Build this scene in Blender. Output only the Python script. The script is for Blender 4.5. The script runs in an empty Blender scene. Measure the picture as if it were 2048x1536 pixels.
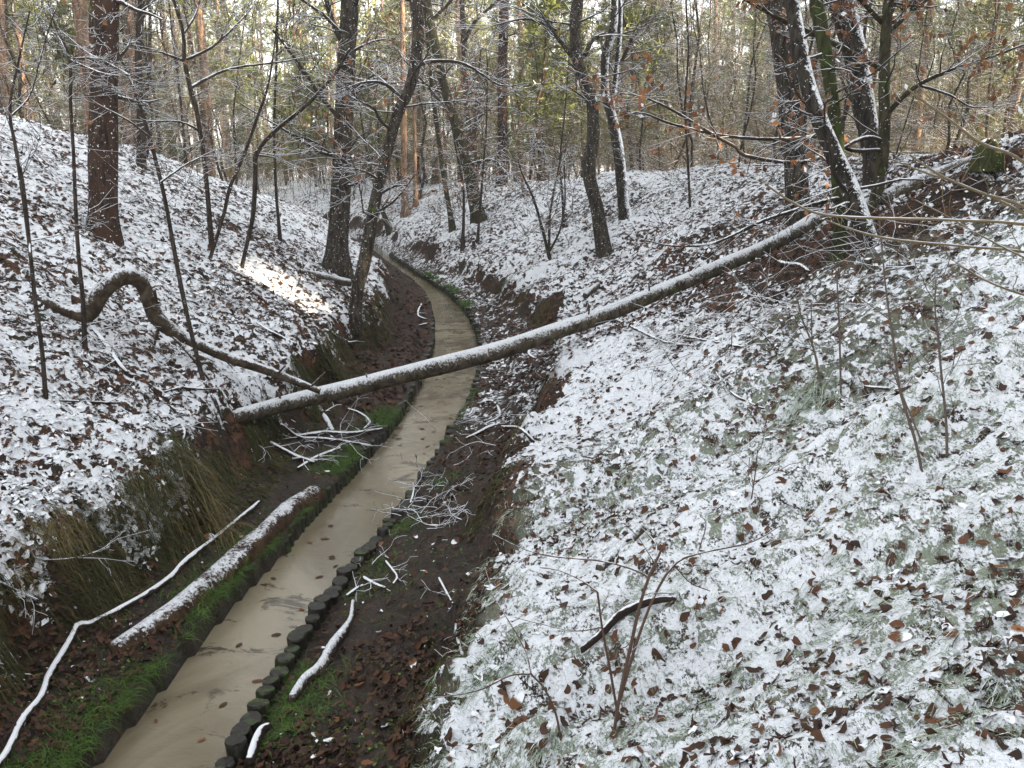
import bpy, math, random
import numpy as np
from mathutils import Vector

rng = np.random.default_rng(7)
random.seed(7)
C = bpy.context.scene
COL = C.collection

# ------------------------------------------------------------------ camera, light, exposure
FPX = 1774.0                    # focal length in pixels of the 2048 px wide photograph
PITCH = math.radians(13.9)
CAMZ = 2.7
cam_d = bpy.data.cameras.new("camera"); cam = bpy.data.objects.new("camera", cam_d); COL.objects.link(cam)
cam.location = (0, 0, CAMZ); cam.rotation_euler = (math.radians(90) - PITCH, 0, 0)
cam_d.sensor_width = 36.0; cam_d.lens = 36.0 * FPX / 2048.0
cam_d.clip_start = 0.05; cam_d.clip_end = 2000
C.camera = cam

SUN_ROT, SUN_EL = math.radians(112), math.radians(15)
W = bpy.data.worlds.new("World"); C.world = W; W.use_nodes = True
nt = W.node_tree; nt.nodes.clear()
sky = nt.nodes.new("ShaderNodeTexSky"); sky.sky_type = 'NISHITA'; sky.sun_disc = False
sky.sun_elevation = SUN_EL; sky.sun_rotation = SUN_ROT; sky.dust_density = 2.0; sky.air_density = 1.0; sky.ozone_density = 1.0
hs = nt.nodes.new("ShaderNodeHueSaturation"); hs.inputs['Saturation'].default_value = 0.16   # thin even winter haze
bg = nt.nodes.new("ShaderNodeBackground"); bg.inputs['Strength'].default_value = 0.15
wo = nt.nodes.new("ShaderNodeOutputWorld")
nt.links.new(sky.outputs[0], hs.inputs['Color']); nt.links.new(hs.outputs[0], bg.inputs['Color']); nt.links.new(bg.outputs[0], wo.inputs[0])

sd = bpy.data.lights.new("sun", 'SUN'); sd.energy = 5.0; sd.angle = math.radians(0.6); sd.color = (1.0, 0.83, 0.58)
sun = bpy.data.objects.new("sun", sd); COL.objects.link(sun)
to_sun = Vector((math.sin(SUN_ROT) * math.cos(SUN_EL), math.cos(SUN_ROT) * math.cos(SUN_EL), math.sin(SUN_EL)))
sun.rotation_euler = to_sun.to_track_quat('Z', 'Y').to_euler()

vs = C.view_settings
C.display_settings.display_device = 'sRGB'
vs.view_transform = 'Standard'; vs.look = 'None'; vs.gamma = 1.0; vs.use_curve_mapping = False
vs.exposure = 2.4
C.render.engine = 'CYCLES'
C.cycles.max_bounces = 6; C.cycles.diffuse_bounces = 3; C.cycles.glossy_bounces = 2; C.cycles.transmission_bounces = 2
C.cycles.use_denoising = True; C.cycles.volume_bounces = 0
C.cycles.sample_clamp_indirect = 6.0

# ------------------------------------------------------------------ pixels and noise
CAM = np.array([0.0, 0.0, CAMZ])
SP, CP = math.sin(PITCH), math.cos(PITCH)
def ray(px, py):
    u = (px - 1024) / FPX; v = (768 - py) / FPX
    return np.array([u, CP + v * SP, -SP + v * CP])
def at(px, py, t): return CAM + ray(px, py) * t
def project(P):
    d = np.asarray(P) - CAM
    f = d[..., 1] * CP - d[..., 2] * SP; up = d[..., 1] * SP + d[..., 2] * CP
    return 1024 + FPX * d[..., 0] / f, 768 - FPX * up / f, f

_perm = np.random.default_rng(3).random((256, 256))
def vnoise(x, y, s=0):
    x = np.asarray(x, float) + s * 17.3; y = np.asarray(y, float) + s * 9.7
    xi = np.floor(x).astype(int); yi = np.floor(y).astype(int); fx = x - xi; fy = y - yi
    fx = fx * fx * (3 - 2 * fx); fy = fy * fy * (3 - 2 * fy)
    g = lambda a, b: _perm[a & 255, b & 255]
    return (g(xi, yi) * (1 - fx) + g(xi + 1, yi) * fx) * (1 - fy) + (g(xi, yi + 1) * (1 - fx) + g(xi + 1, yi + 1) * fx) * fy
def fbm(x, y, o=4, s=0):
    r = 0; a = 1; t = 0
    for i in range(o):
        r = r + a * vnoise(x * 2 ** i, y * 2 ** i, s + i * 3); t += a; a *= .5
    return r / t
def sstep(a, b, x):
    t = np.clip((x - a) / (b - a), 0, 1); return t * t * (3 - 2 * t)

# ------------------------------------------------------------------ terrain
def table(ys, xs):
    yy = np.arange(-40, 400, .1); v = np.interp(yy, ys, xs)
    k = np.exp(-np.linspace(-2, 2, 13) ** 2); k /= k.sum()
    v = np.convolve(np.pad(v, 6, mode='edge'), k, 'valid')
    return lambda y: np.interp(y, yy, v)
XL = table([-6, 0, 3.5, 4.3, 5.1, 5.7, 6.6, 7.3, 8.2, 9.1, 10.4, 11.7, 13.4, 15.7, 18.8, 21.3, 24.6, 27.9, 31.3, 35, 42, 60, 120],
           [-2.5, -2.2, -1.92, -1.82, -1.75, -1.64, -1.54, -1.44, -1.31, -1.22, -1.17, -1.15, -1.2, -1.4, -1.87, -2.52, -3.45, -4.32, -5.3, -7.0, -12.6, -30, -95])
XR = table([-6, 0, 3.5, 4.1, 5.0, 5.8, 6.4, 7.4, 8.4, 9.5, 10.9, 12.5, 14.2, 16.5, 18.8, 21.3, 24.6, 27.9, 31.3, 35, 42, 60, 120],
           [-1.75, -1.5, -1.28, -1.24, -1.14, -1.0, -.88, -.77, -.66, -.53, -.45, -.46, -.57, -.88, -1.37, -2.1, -3.05, -3.95, -4.85, -6.4, -12.0, -29, -94])
RT = table([-6, 0, 3.4, 4.5, 5.4, 6.7, 7.8, 9.2, 10.6, 13.3, 16.4, 19.7, 21.7, 26, 31, 35, 42, 60, 120],
           [-.9, -.7, -.45, -.26, -.21, -.1, .16, .51, .62, .43, -.22, -1.05, -1.75, -3.0, -4.4, -5.8, -11.2, -28, -92])
LT = table([-6, 0, 3.8, 4.7, 6.2, 7.5, 10, 12.5, 14.5, 17.4, 21, 25, 30, 35, 42, 60, 120],
           [-3.0, -2.8, -2.48, -2.36, -2.08, -1.95, -1.92, -1.92, -1.98, -2.4, -3.15, -4.3, -5.6, -7.9, -13.6, -31, -97])
RP = table([-6, 5, 9, 12, 16, 20, 30, 45, 80, 200], [3.0, 3.15, 3.1, 2.9, 2.72, 2.6, 2.1, 1.6, 1.8, 2.2])
LP = table([-6, 4, 9, 14, 18, 22, 27, 35, 50, 80, 200], [3.0, 3.2, 3.5, 3.6, 3.1, 2.45, 1.95, 1.5, 1.4, 1.8, 2.2])
def smin(a, b, k): h = np.clip(.5 + .5 * (b - a) / k, 0, 1); return b * (1 - h) + a * h - k * h * (1 - h)

def terrain(x, y, detail=True):
    x = np.asarray(x, float); y = np.asarray(y, float)
    xl, xr = XL(y), XR(y)
    wob = (fbm(y * 1.1 + 3, x * .25, 3, 5) - .5) * .55
    notch = (vnoise(y * 2.6, x * .3, 8) - .5) * .25
    # right side
    toe = RT(y) + wob + notch
    wsh = np.maximum(toe - xr, .15)
    d = x - xr
    shelf = .10 + .22 * np.clip(d / wsh, 0, 1) ** 1.5
    lip = np.clip(x - toe, 0, None)
    lipk = .15 + .95 * sstep(.36, .62, fbm(y * 1.3, x * .4, 3, 12))
    face = lipk * (.20 + .04 * sstep(8, 12, y)) * sstep(0, .24, lip)
    slope = .43 * lip + .024 * lip ** 2 * (1 - sstep(8, 14, y))
    zr = shelf + face + slope
    plat = RP(y) + .03 * np.clip(x - 5, 0, 40) * (1 - sstep(30, 60, y)) + (fbm(x * .35, y * .35, 2, 21) - .5) * .3
    zr = smin(zr, plat, .5)
    # left side
    toe2 = LT(y) - wob * .8 + notch
    wsh2 = np.maximum(xl - toe2, .15)
    d2 = xl - x
    shelf2 = .12 + .16 * np.clip(d2 / wsh2, 0, 1)
    lip2 = np.clip(toe2 - x, 0, None)
    face2 = (.42 - .12 * sstep(9, 14, y)) * sstep(0, .3, lip2)
    zl = shelf2 + face2 + .51 * lip2
    platl = LP(y) + (fbm(x * .3, y * .3, 2, 31) - .5) * .35
    zl = smin(zl, platl, .6)
    z = np.where(x > .5 * (xl + xr), zr, zl)
    # channel
    bank = .0
    inside = np.minimum(x - (xl + .0), (xr + .02) - x)
    z = np.where((inside > 0) & (y < 42), -.25, z)
    if detail:
        out = np.maximum(xl - x, x - xr)
        amp = sstep(0.02, .6, out)
        steep = sstep(.0, .1, lip) * (1 - sstep(.2, .5, lip)) + sstep(0, .1, lip2) * (1 - sstep(.3, .7, lip2))
        near = 1 - .5 * sstep(15, 40, y)
        z = z + amp * ((fbm(x * 1.3, y * 1.3, 3, 41) - .5) * .26 * near + (fbm(x * 5, y * 5, 3, 45) - .5) * (.10 + .10 * steep)
                       + (fbm(x * 14, y * 14, 2, 49) - .5) * .075)
    return z
def tz(x, y): return float(terrain(x, y))
def hit(px, py, t0=1.5, t1=140):
    d = ray(px, py); t = t0; prev = t0
    while t < t1:
        P = CAM + d * t
        if P[2] < tz(P[0], P[1]):
            a, b = prev, t
            for _ in range(14):
                m = (a + b) / 2; Q = CAM + d * m
                if Q[2] < tz(Q[0], Q[1]): b = m
                else: a = m
            return b
        prev = t; t *= 1.012
    return t1
def normal(x, y, e=.06):
    nx = -(terrain(x + e, y, False) - terrain(x - e, y, False)) / (2 * e); ny = -(terrain(x, y + e, False) - terrain(x, y - e, False)) / (2 * e)
    n = np.stack([nx, ny, np.ones_like(nx)], -1); return n / np.linalg.norm(n, axis=-1, keepdims=True)

def coverage(x, y):
    """how much of the ground lies under snow, 0 to 1"""
    x = np.asarray(x, float); y = np.asarray(y, float)
    xl, xr, rt, lt = XL(y), XR(y), RT(y), LT(y)
    wob = (fbm(y * 1.1 + 3, x * .25, 3, 5) - .5) * .55
    notch = (vnoise(y * 2.6, x * .3, 8) - .5) * .25
    big = fbm(x * .8, y * .8, 3, 61) - .5
    s = x - (rt + wob + notch)
    far = sstep(8, 20, y)
    right = np.where(s < 0, .05 + .42 * sstep(6.5, 10, y) + .14 * sstep(14, 22, y), .02 + (.80 - .10 * far) * sstep(.04, .36, s + (fbm(x * 3, y * 3, 3, 19) - .5) * .5 + sstep(6.5, 8.5, y) * ((fbm(x * 1.3, y * 1.3, 3, 27) - .5) * 1.1 + .10)))
    right = right - .38 * np.exp(-((x - 3.2) ** 2 / 1.1 + (y - 8.4) ** 2 / 2.2)) - .24 * sstep(4.2, 6.5, y) * sstep(1.0, 2.5, x) * (1 - far)
    s2 = (lt - wob * .8 + notch) - x
    left = np.where(s2 < 0, .06 + .15 * sstep(12, 22, y), .03 + (.74 - .02 * far) * sstep(.06, .26, s2 + (fbm(x * 3, y * 3, 3, 23) - .5) * .4))
    left = left - .25 * np.exp(-((x + 1.6) ** 2 / .8 + (y - 12) ** 2 / 8.0))
    c = np.where(x > .5 * (xl + xr), right, left)
    c = c + big * .5 * sstep(.1, .5, c)
    return np.clip(c, 0.0, .97)

# ------------------------------------------------------------------ mesh helpers
def link(name, me, parent=None, loc=None):
    o = bpy.data.objects.new(name, me); COL.objects.link(o)
    if parent is not None: o.parent = parent
    if loc is not None: o.location = loc
    return o
def mk(name, V, F, mat, smooth=True, attrs=None):
    """a mesh from arrays; F is a list of (n,k) int arrays; attrs {name: per-vertex floats or colours}"""
    me = bpy.data.meshes.new(name)
    V = np.asarray(V, np.float32).reshape(-1, 3)
    F = [np.asarray(f, np.int32) for f in (F if isinstance(F, list) else [F]) if len(f)]
    me.vertices.add(len(V)); me.vertices.foreach_set("co", V.ravel())
    li = np.concatenate([f.ravel() for f in F]); tot = np.concatenate([np.full(len(f), f.shape[1], np.int32) for f in F])
    st = np.concatenate([[0], np.cumsum(tot)[:-1]]).astype(np.int32)
    me.loops.add(len(li)); me.loops.foreach_set("vertex_index", li)
    me.polygons.add(len(tot)); me.polygons.foreach_set("loop_start", st); me.polygons.foreach_set("loop_total", tot)
    me.polygons.foreach_set("use_smooth", np.full(len(tot), smooth, bool))
    for k, v in (attrs or {}).items():
        v = np.asarray(v, np.float32)
        if v.ndim == 1:
            a = me.attributes.new(k, 'FLOAT', 'POINT'); a.data.foreach_set("value", v)
        else:
            a = me.attributes.new(k, 'FLOAT_COLOR', 'POINT')
            a.data.foreach_set("color", np.concatenate([v, np.ones((len(v), 1), np.float32)], 1).ravel())
    me.materials.append(mat); me.update(calc_edges=True); me.validate()
    return me
def tubes(P, R, S=6):
    """P (N,K,3) centre lines, R (N,K) radii, S sides -> verts, quads"""
    P = np.asarray(P, float); R = np.asarray(R, float); N, K, _ = P.shape
    T = np.gradient(P, axis=1); T /= np.maximum(np.linalg.norm(T, axis=2, keepdims=True), 1e-9)
    ax = P[:, -1] - P[:, 0]; ax /= np.maximum(np.linalg.norm(ax, axis=1, keepdims=True), 1e-9)
    ref = np.where(np.abs(ax[:, 2:3]) > .8, np.array([[1., .13, .07]]), np.array([[.11, .05, 1.]]))[:, None, :]
    U = ref - (ref * T).sum(2, keepdims=True) * T; U /= np.maximum(np.linalg.norm(U, axis=2, keepdims=True), 1e-6)
    B = np.cross(T, U)
    a = np.linspace(0, 2 * np.pi, S, endpoint=False)
    V = P[:, :, None, :] + R[:, :, None, None] * (np.cos(a)[None, None, :, None] * U[:, :, None, :] + np.sin(a)[None, None, :, None] * B[:, :, None, :])
    idx = np.arange(N * K * S).reshape(N, K, S)
    A = idx[:, :-1]; Bq = idx[:, 1:]
    Q = np.stack([A, np.roll(A, -1, 2), np.roll(Bq, -1, 2), Bq], -1).reshape(-1, 4)
    return V.reshape(-1, 3), Q
class Soup:
    def __init__(s): s.V = []; s.F = []; s.n = 0; s.A = []
    def add(s, V, F, a=None):
        s.V.append(V); s.F += [np.asarray(f) + s.n for f in (F if isinstance(F, list) else [F])]; s.n += len(V)
        if a is not None: s.A.append(a)
    def mesh(s, name, mat, smooth=True, attr=None):
        by = {}
        for f in s.F: by.setdefault(f.shape[1], []).append(f)
        return mk(name, np.concatenate(s.V), [np.concatenate(v) for v in by.values()], mat, smooth, {attr: np.concatenate(s.A)} if attr else None)
def spline(pts, n):
    """Catmull-Rom through pts (m,d) sampled at n places by chord length"""
    p = np.asarray(pts, float)
    if len(p) == 2: return p[0] + (p[1] - p[0]) * np.linspace(0, 1, n)[:, None]
    q = np.vstack([2 * p[0] - p[1], p, 2 * p[-1] - p[-2]])
    c = np.concatenate([[0], np.cumsum(np.linalg.norm(np.diff(p[:, :3], axis=0), axis=1))]); s = np.linspace(0, c[-1], n)
    i = np.clip(np.searchsorted(c, s, 'right') - 1, 0, len(p) - 2); t = ((s - c[i]) / np.maximum(c[i + 1] - c[i], 1e-9))[:, None]
    a, b, d, e = q[i], q[i + 1], q[i + 2], q[i + 3]
    return .5 * (2 * b + (d - a) * t + (2 * a - 5 * b + 4 * d - e) * t ** 2 + (3 * b - a - 3 * d + e) * t ** 3)
def trunk_mesh(name, P, R, mat, S=14, rough=.06, seed=0, caps=True, snowtop=0.0):
    """one solid trunk or log with uneven girth; snowtop lifts the upper side by a layer of snow"""
    P = np.asarray(P, float); R = np.maximum(np.asarray(R, float), .002); K = len(P)
    V, Q = tubes(P[None], R[None], S)
    ang = np.tile(np.arange(S), K); k = np.repeat(np.arange(K), S); c = np.repeat(P, S, 0); L = np.concatenate([[0], np.cumsum(np.linalg.norm(np.diff(P, axis=0), axis=1))])
    n = fbm(np.cos(ang * 2 * np.pi / S) * 1.3 + seed * 7.7 + 5, np.sin(ang * 2 * np.pi / S) * 1.3 + L[k] / (R.mean() * 6) + seed, 3, seed % 50) - .5
    V = c + (V - c) * (1 + n * rough * 4)[:, None]
    if snowtop:
        d = (V - c); up = d[:, 2] / np.maximum(np.linalg.norm(d, axis=1), 1e-6)
        V[:, 2] += snowtop * sstep(.15, .7, up + (fbm(V[:, 0] * 9, V[:, 1] * 9, 2, 3) - .5) * .5)
    F = [Q]
    if caps:
        V = np.vstack([V, P[0], P[-1]]); i0, i1 = len(V) - 2, len(V) - 1; a = np.arange(S)
        F.append(np.stack([np.full(S, i0), (a + 1) % S, a], 1)); b = a + (K - 1) * S
        F.append(np.stack([np.full(S, i1), b, (a + 1) % S + (K - 1) * S], 1))
    return mk(name, V, F, mat)

def leaf_rings(pos, nrm, size, r, m=9):
    n = len(pos); a = r.normal(size=(n, 3)); a -= (a * nrm).sum(1, keepdims=True) * nrm; a /= np.linalg.norm(a, axis=1, keepdims=True) + 1e-9; b = np.cross(nrm, a)
    th = np.linspace(0, 2 * np.pi, m, endpoint=False)[None] + r.normal(size=(n, m)) * .12; k = 1 + r.normal(size=(n, m)) * .24; X = .5 * np.cos(th) * k; Y = .31 * np.sin(th) * k
    Z = (X ** 2 * r.uniform(-1.2, 1.6, (n, 1)) + Y ** 2 * r.uniform(0, 3, (n, 1)) + r.normal(size=(n, m)) * .04); s = size[:, None, None]
    V = pos[:, None] + s * (X[..., None] * a[:, None] + Y[..., None] * b[:, None] + Z[..., None] * nrm[:, None]); V = np.concatenate([V, pos[:, None]], 1).reshape(-1, 3)
    i = np.arange(n)[:, None] * (m + 1); F = np.concatenate([i + np.array([[q, (q + 1) % m, m]]) for q in range(m)]); return V, F

def grow(r, p, d, L, rad, lev, kids, up=.15, wob=.25, K=5, out=None, kidlen=.5, spread=(.5, 1.1), flat=0.0):
    """a wandering branch with side branches: list of (level, points, radii)"""
    if out is None: out = []
    p = np.array(p, float); d = np.array(d, float); d /= np.linalg.norm(d); pts = [p.copy()]; dirs = [d.copy()]
    for i in range(K - 1):
        w = r.normal(size=3) * wob; w[2] *= 1 - flat
        d = d + w; d[2] += up * .25; d /= np.linalg.norm(d); p = p + d * L / (K - 1); pts.append(p.copy()); dirs.append(d.copy())
    out.append((lev, np.array(pts), rad * np.linspace(1, .25, K)))
    if lev > 0:
        for j in range(kids[lev - 1]):
            s = r.uniform(.15, 1.0); f = s * (K - 1); i = min(int(f), K - 2); q = pts[i] + (pts[i + 1] - pts[i]) * (f - i)
            x = r.normal(size=3); x[2] *= 1 - flat * .7; x -= x.dot(dirs[i]) * dirs[i]; x /= np.linalg.norm(x) + 1e-9
            a = r.uniform(*spread); nd = dirs[i] * math.cos(a) + x * math.sin(a)
            grow(r, q, nd, L * kidlen * r.uniform(.6, 1.2) * (1.15 - .6 * s), rad * (.75 - .45 * s) * .7, lev - 1, kids, up, wob, K if lev > 1 else max(4, K - 1), out, kidlen, spread, flat)
    return out
def branch_soup(B, soup, minr=.0016, sides=(3, 3, 5, 7)):
    by = {}
    for lev, P, R in B: by.setdefault((lev, len(P)), []).append((P, R))
    for (lev, k), l in by.items():
        V, Q = tubes(np.array([a for a, _ in l]), np.maximum(np.array([b for _, b in l]), minr), sides[min(lev, 3)]); soup.add(V, Q)
def leaf_cards(pos, nrm, size, r, droop=0.0, elong=1.7, fold=.25):
    """small folded leaves; 5 vertices, 4 triangles each"""
    n = len(pos); a = r.normal(size=(n, 3)); a -= (a * nrm).sum(1, keepdims=True) * nrm; a /= np.linalg.norm(a, axis=1, keepdims=True) + 1e-9
    a[:, 2] -= droop; a /= np.linalg.norm(a, axis=1, keepdims=True)
    b = np.cross(nrm, a); b /= np.linalg.norm(b, axis=1, keepdims=True) + 1e-9
    s = size[:, None]; w = s / elong * .5 * r.uniform(.75, 1.25, (n, 1)); cu = r.uniform(-.2, .35, (n, 1)) * s
    V = np.stack([pos - a * s * .5, pos + b * w + nrm * fold * w, pos + a * s * .5 + nrm * cu, pos - b * w + nrm * fold * w, pos + nrm * cu * .3 + a * s * .05 - nrm * w * .1], 1).reshape(-1, 3)
    i = np.arange(n)[:, None] * 5
    F = np.concatenate([i + np.array([[0, 1, 4]]), i + np.array([[1, 2, 4]]), i + np.array([[2, 3, 4]]), i + np.array([[3, 0, 4]])])
    return V, F

# ------------------------------------------------------------------ materials
class M:
    def __init__(s, name, rough=.8, spec=.3):
        s.m = bpy.data.materials.new(name); s.m.use_nodes = True; s.t = s.m.node_tree; s.b = s.t.nodes['Principled BSDF']
        s.b.inputs['Roughness'].default_value = rough; s.b.inputs['Specular IOR Level'].default_value = spec
    def n(s, kind, **kw):
        x = s.t.nodes.new("ShaderNode" + kind)
        for k, v in kw.items(): setattr(x, k, v)
        return x
    def put(s, inp, v):
        if isinstance(v, bpy.types.NodeSocket): s.t.links.new(v, inp)
        elif isinstance(v, (tuple, list)) and inp.type == 'RGBA': inp.default_value = (*v[:3], 1)
        else: inp.default_value = v
    def coord(s): return s.n("TexCoord").outputs['Object']
    def scale(s, v, sc):
        x = s.n("Mapping"); s.put(x.inputs['Vector'], v); x.inputs['Scale'].default_value = sc; return x.outputs[0]
    def noise(s, sc, v=None, det=3, rough=.55, dist=0.0):
        x = s.n("TexNoise"); x.inputs['Scale'].default_value = sc; x.inputs['Detail'].default_value = det; x.inputs['Roughness'].default_value = rough; x.inputs['Distortion'].default_value = dist
        if v is not None: s.put(x.inputs['Vector'], v)
        return x.outputs[0]
    def math(s, op, a, b=0.0, c=0.0):
        x = s.n("Math", operation=op)
        for i, v in enumerate((a, b, c)): s.put(x.inputs[i], v)
        return x.outputs[0]
    def ramp(s, v, a, b, lo=0.0, hi=1.0):
        x = s.n("MapRange", interpolation_type='SMOOTHSTEP'); s.put(x.inputs[0], v)
        for i, q in enumerate((a, b, lo, hi)): s.put(x.inputs[1 + i], q)
        return x.outputs[0]
    def mix(s, f, a, b):
        x = s.n("Mix", data_type='RGBA'); s.put(x.inputs[0], f); s.put(x.inputs[6], a); s.put(x.inputs[7], b); return x.outputs[2]
    def attr(s, name, out='Fac'): return s.n("Attribute", attribute_name=name).outputs[out]
    def bump(s, h, strength=.5, dist=.01):
        x = s.n("Bump"); x.inputs['Strength'].default_value = strength; x.inputs['Distance'].default_value = dist; s.put(x.inputs['Height'], h)
        s.t.links.new(x.outputs[0], s.b.inputs['Normal'])
    def base(s, v): s.put(s.b.inputs['Base Color'], v)
SNOW = (.83, .85, .885)

def bark(name, dark, light, moss=0.0, snow=.45, sdir=(0, 0, 1), speck=0.0, stretch=(1, 1, .22), sc=22, bumpd=.012, ragged=.25, frost=SNOW, soft=.07, mosscol=(.055, .085, .012), ruddy=None):
    m = M(name, .9, .2); co = m.coord(); st = m.scale(co, stretch)
    a = m.noise(sc, st, 4, .65, .6); c = m.mix(m.ramp(a, .35, .68), dark, light)
    if ruddy: c = m.mix(m.ramp(m.noise(4, co, 2), .45, .65), c, ruddy)
    if moss: c = m.mix(m.ramp(m.noise(5, co, 4, .65), .74 - moss * .38, .84 - moss * .38), c, m.mix(m.noise(60, co), mosscol, tuple(2.0 * k for k in mosscol)))
    g = m.n("NewGeometry"); dt = m.n("VectorMath", operation='DOT_PRODUCT'); m.put(dt.inputs[0], g.outputs['Normal']); l = math.sqrt(sum(k * k for k in sdir)); dt.inputs[1].default_value = tuple(k / l for k in sdir)
    f = m.math('ADD', dt.outputs['Value'], m.math('MULTIPLY', m.math('SUBTRACT', m.noise(45, co, 4, .75), .5), 1.1 + ragged))
    f = m.math('ADD', f, m.math('MULTIPLY', m.math('SUBTRACT', m.noise(7, co, 2), .5), .9))
    f = m.ramp(f, snow - soft, snow + soft)
    if speck:
        k = m.math('MULTIPLY', m.ramp(m.noise(38, co, 2, .6), .665, .69), m.ramp(m.noise(3.1, co, 2), .62 - speck, .7 - speck)); f = m.math('MAXIMUM', f, k)
    m.base(m.mix(f, c, m.mix(m.ramp(m.noise(130, co, 2, .6), .3, .7), frost, SNOW)))
    m.bump(m.math('ADD', m.math('MULTIPLY', a, m.math('SUBTRACT', 1.0, f)), m.math('MULTIPLY', f, .9)), .8, bumpd)
    return m.m
def twig_mat(name, col, snow=.35, col2=None):
    m = M(name, .85, .25); co = m.coord(); g = m.n("NewGeometry"); sp = m.n("SeparateXYZ"); m.put(sp.inputs[0], g.outputs['Normal'])
    f = m.math('ADD', sp.outputs[2], m.math('MULTIPLY', m.math('SUBTRACT', m.noise(9, co, 3, .7), .5), 1.6))
    c = m.mix(m.noise(5, co), col, col2 or tuple(k * 1.7 for k in col))
    m.base(m.mix(m.ramp(f, snow - .1, snow + .1), c, SNOW)); return m.m
def leaf_mat(name, c1, c2, snow=.8, trans=.0):
    """leaves: colour varies per leaf by the attribute 'v', snow where the attribute 'snow' is high"""
    m = M(name, .75, .3); co = m.coord()
    c = m.mix(m.attr('v'), c1, c2)
    f = m.ramp(m.math('ADD', m.attr('snow'), m.math('MULTIPLY', m.math('SUBTRACT', m.noise(55, co, 2), .5), .5)), .45, .58)
    m.base(m.mix(f, c, SNOW)); return m.m

# ground: snow over leaf litter over dark soil
m = M("snowy_ground", .9, .25); co = m.coord()
cov = m.attr('cover'); wet = m.attr('mud')
vor = m.n("TexVoronoi", feature='F1'); vor.inputs['Scale'].default_value = 15; vor.inputs['Randomness'].default_value = 1
dv = m.n("VectorMath", operation='ADD'); nz = m.n("TexNoise"); nz.inputs['Scale'].default_value = 9; m.put(nz.inputs['Vector'], co)
sc_ = m.n("VectorMath", operation='SCALE'); m.put(sc_.inputs[0], nz.outputs['Color']); sc_.inputs['Scale'].default_value = .16
m.put(dv.inputs[0], co); m.put(dv.inputs[1], sc_.outputs[0]); m.put(vor.inputs['Vector'], dv.outputs[0])
cell = m.n("SeparateColor"); m.put(cell.inputs[0], vor.outputs['Color'])
litter = m.mix(cell.outputs[0], (.026, .016, .011), (.085, .043, .025)); litter = m.mix(m.ramp(cell.outputs[1], .75, .9), litter, (.13, .066, .036))
soil = m.mix(m.noise(30, co, 4), (.014, .010, .008), (.045, .033, .024))
under = m.mix(m.ramp(m.noise(3.0, co, 4), .38, .6), litter, soil); under = m.mix(m.math('MULTIPLY', wet, .7), under, soil)
under = m.mix(m.math('MULTIPLY', m.ramp(m.noise(7, co, 4, .7), .56, .66), m.attr('moss')), under, (.024, .036, .009))
turf = m.attr('turf'); gr = m.mix(m.noise(70, m.scale(co, (1, .35, 1)), 3, .7), (.06, .075, .04), (.42, .47, .37)); under = m.mix(m.math('MULTIPLY', turf, m.ramp(m.noise(9, co, 3), .40, .52)), under, gr)
f = m.math('ADD', m.math('MULTIPLY', m.noise(26, co, 4, .7), .95), m.math('MULTIPLY', cell.outputs[2], .42)); f = m.math('ADD', f, m.math('MULTIPLY', m.noise(6, co, 3), .5))
f = m.math('ADD', f, m.math('MULTIPLY', turf, m.math('SUBTRACT', m.math('MULTIPLY', m.noise(85, m.scale(co, (1, .5, 1)), 4, .8), 1.9), .99)))
thr = m.math('MULTIPLY_ADD', cov, -.80, 1.44)
f = m.math('SUBTRACT', f, thr); f = m.ramp(f, -.045, .045)
m.base(m.mix(f, under, m.mix(m.noise(14, co), (.76, .79, .83), SNOW)))
m.put(m.b.inputs['Roughness'], m.ramp(wet, 0, 1, .9, .55))
m.bump(m.math('ADD', m.math('MULTIPLY', f, .7), m.math('ADD', m.noise(45, co, 3, .7), m.math('MULTIPLY', vor.outputs['Distance'], .8))), .9, .022)
MAT_GROUND = m.m

m = M("muddy_water", .02, .6); co = m.coord()
a = m.noise(1.1, m.scale(co, (1, .6, 1)), 5, .6, .8); c = m.mix(m.ramp(a, .35, .65), (.145, .118, .072), (.265, .228, .155))
c = m.mix(m.ramp(m.noise(2.6, m.scale(co, (1, 1.5, 1)), 5, .72, .6), .56, .64), c, (.060, .046, .028)); sx = m.n('SeparateXYZ'); m.put(sx.inputs[0], co); far_ = m.math('MULTIPLY', m.ramp(sx.outputs[1], 8.0, 10.0), m.math('SUBTRACT', 1.0, m.ramp(sx.outputs[1], 16, 24))); c = m.mix(m.math('MULTIPLY', far_, m.math('MULTIPLY', m.ramp(m.noise(2.2, m.scale(co, (1.1, 1.6, 1)), 6, .75, .4), .50, .57), .85)), c, (.055, .040, .024))
m.base(c); m.b.inputs['IOR'].default_value = 1.5
m.bump(m.math('ADD', m.noise(38, m.scale(co, (.6, 1.5, 1)), 4, .7, .8), m.math('MULTIPLY', m.noise(9, m.scale(co, (.6, 1.4, 1)), 3), 1.3)), .17, .012)
MAT_WATER = m.m

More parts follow.
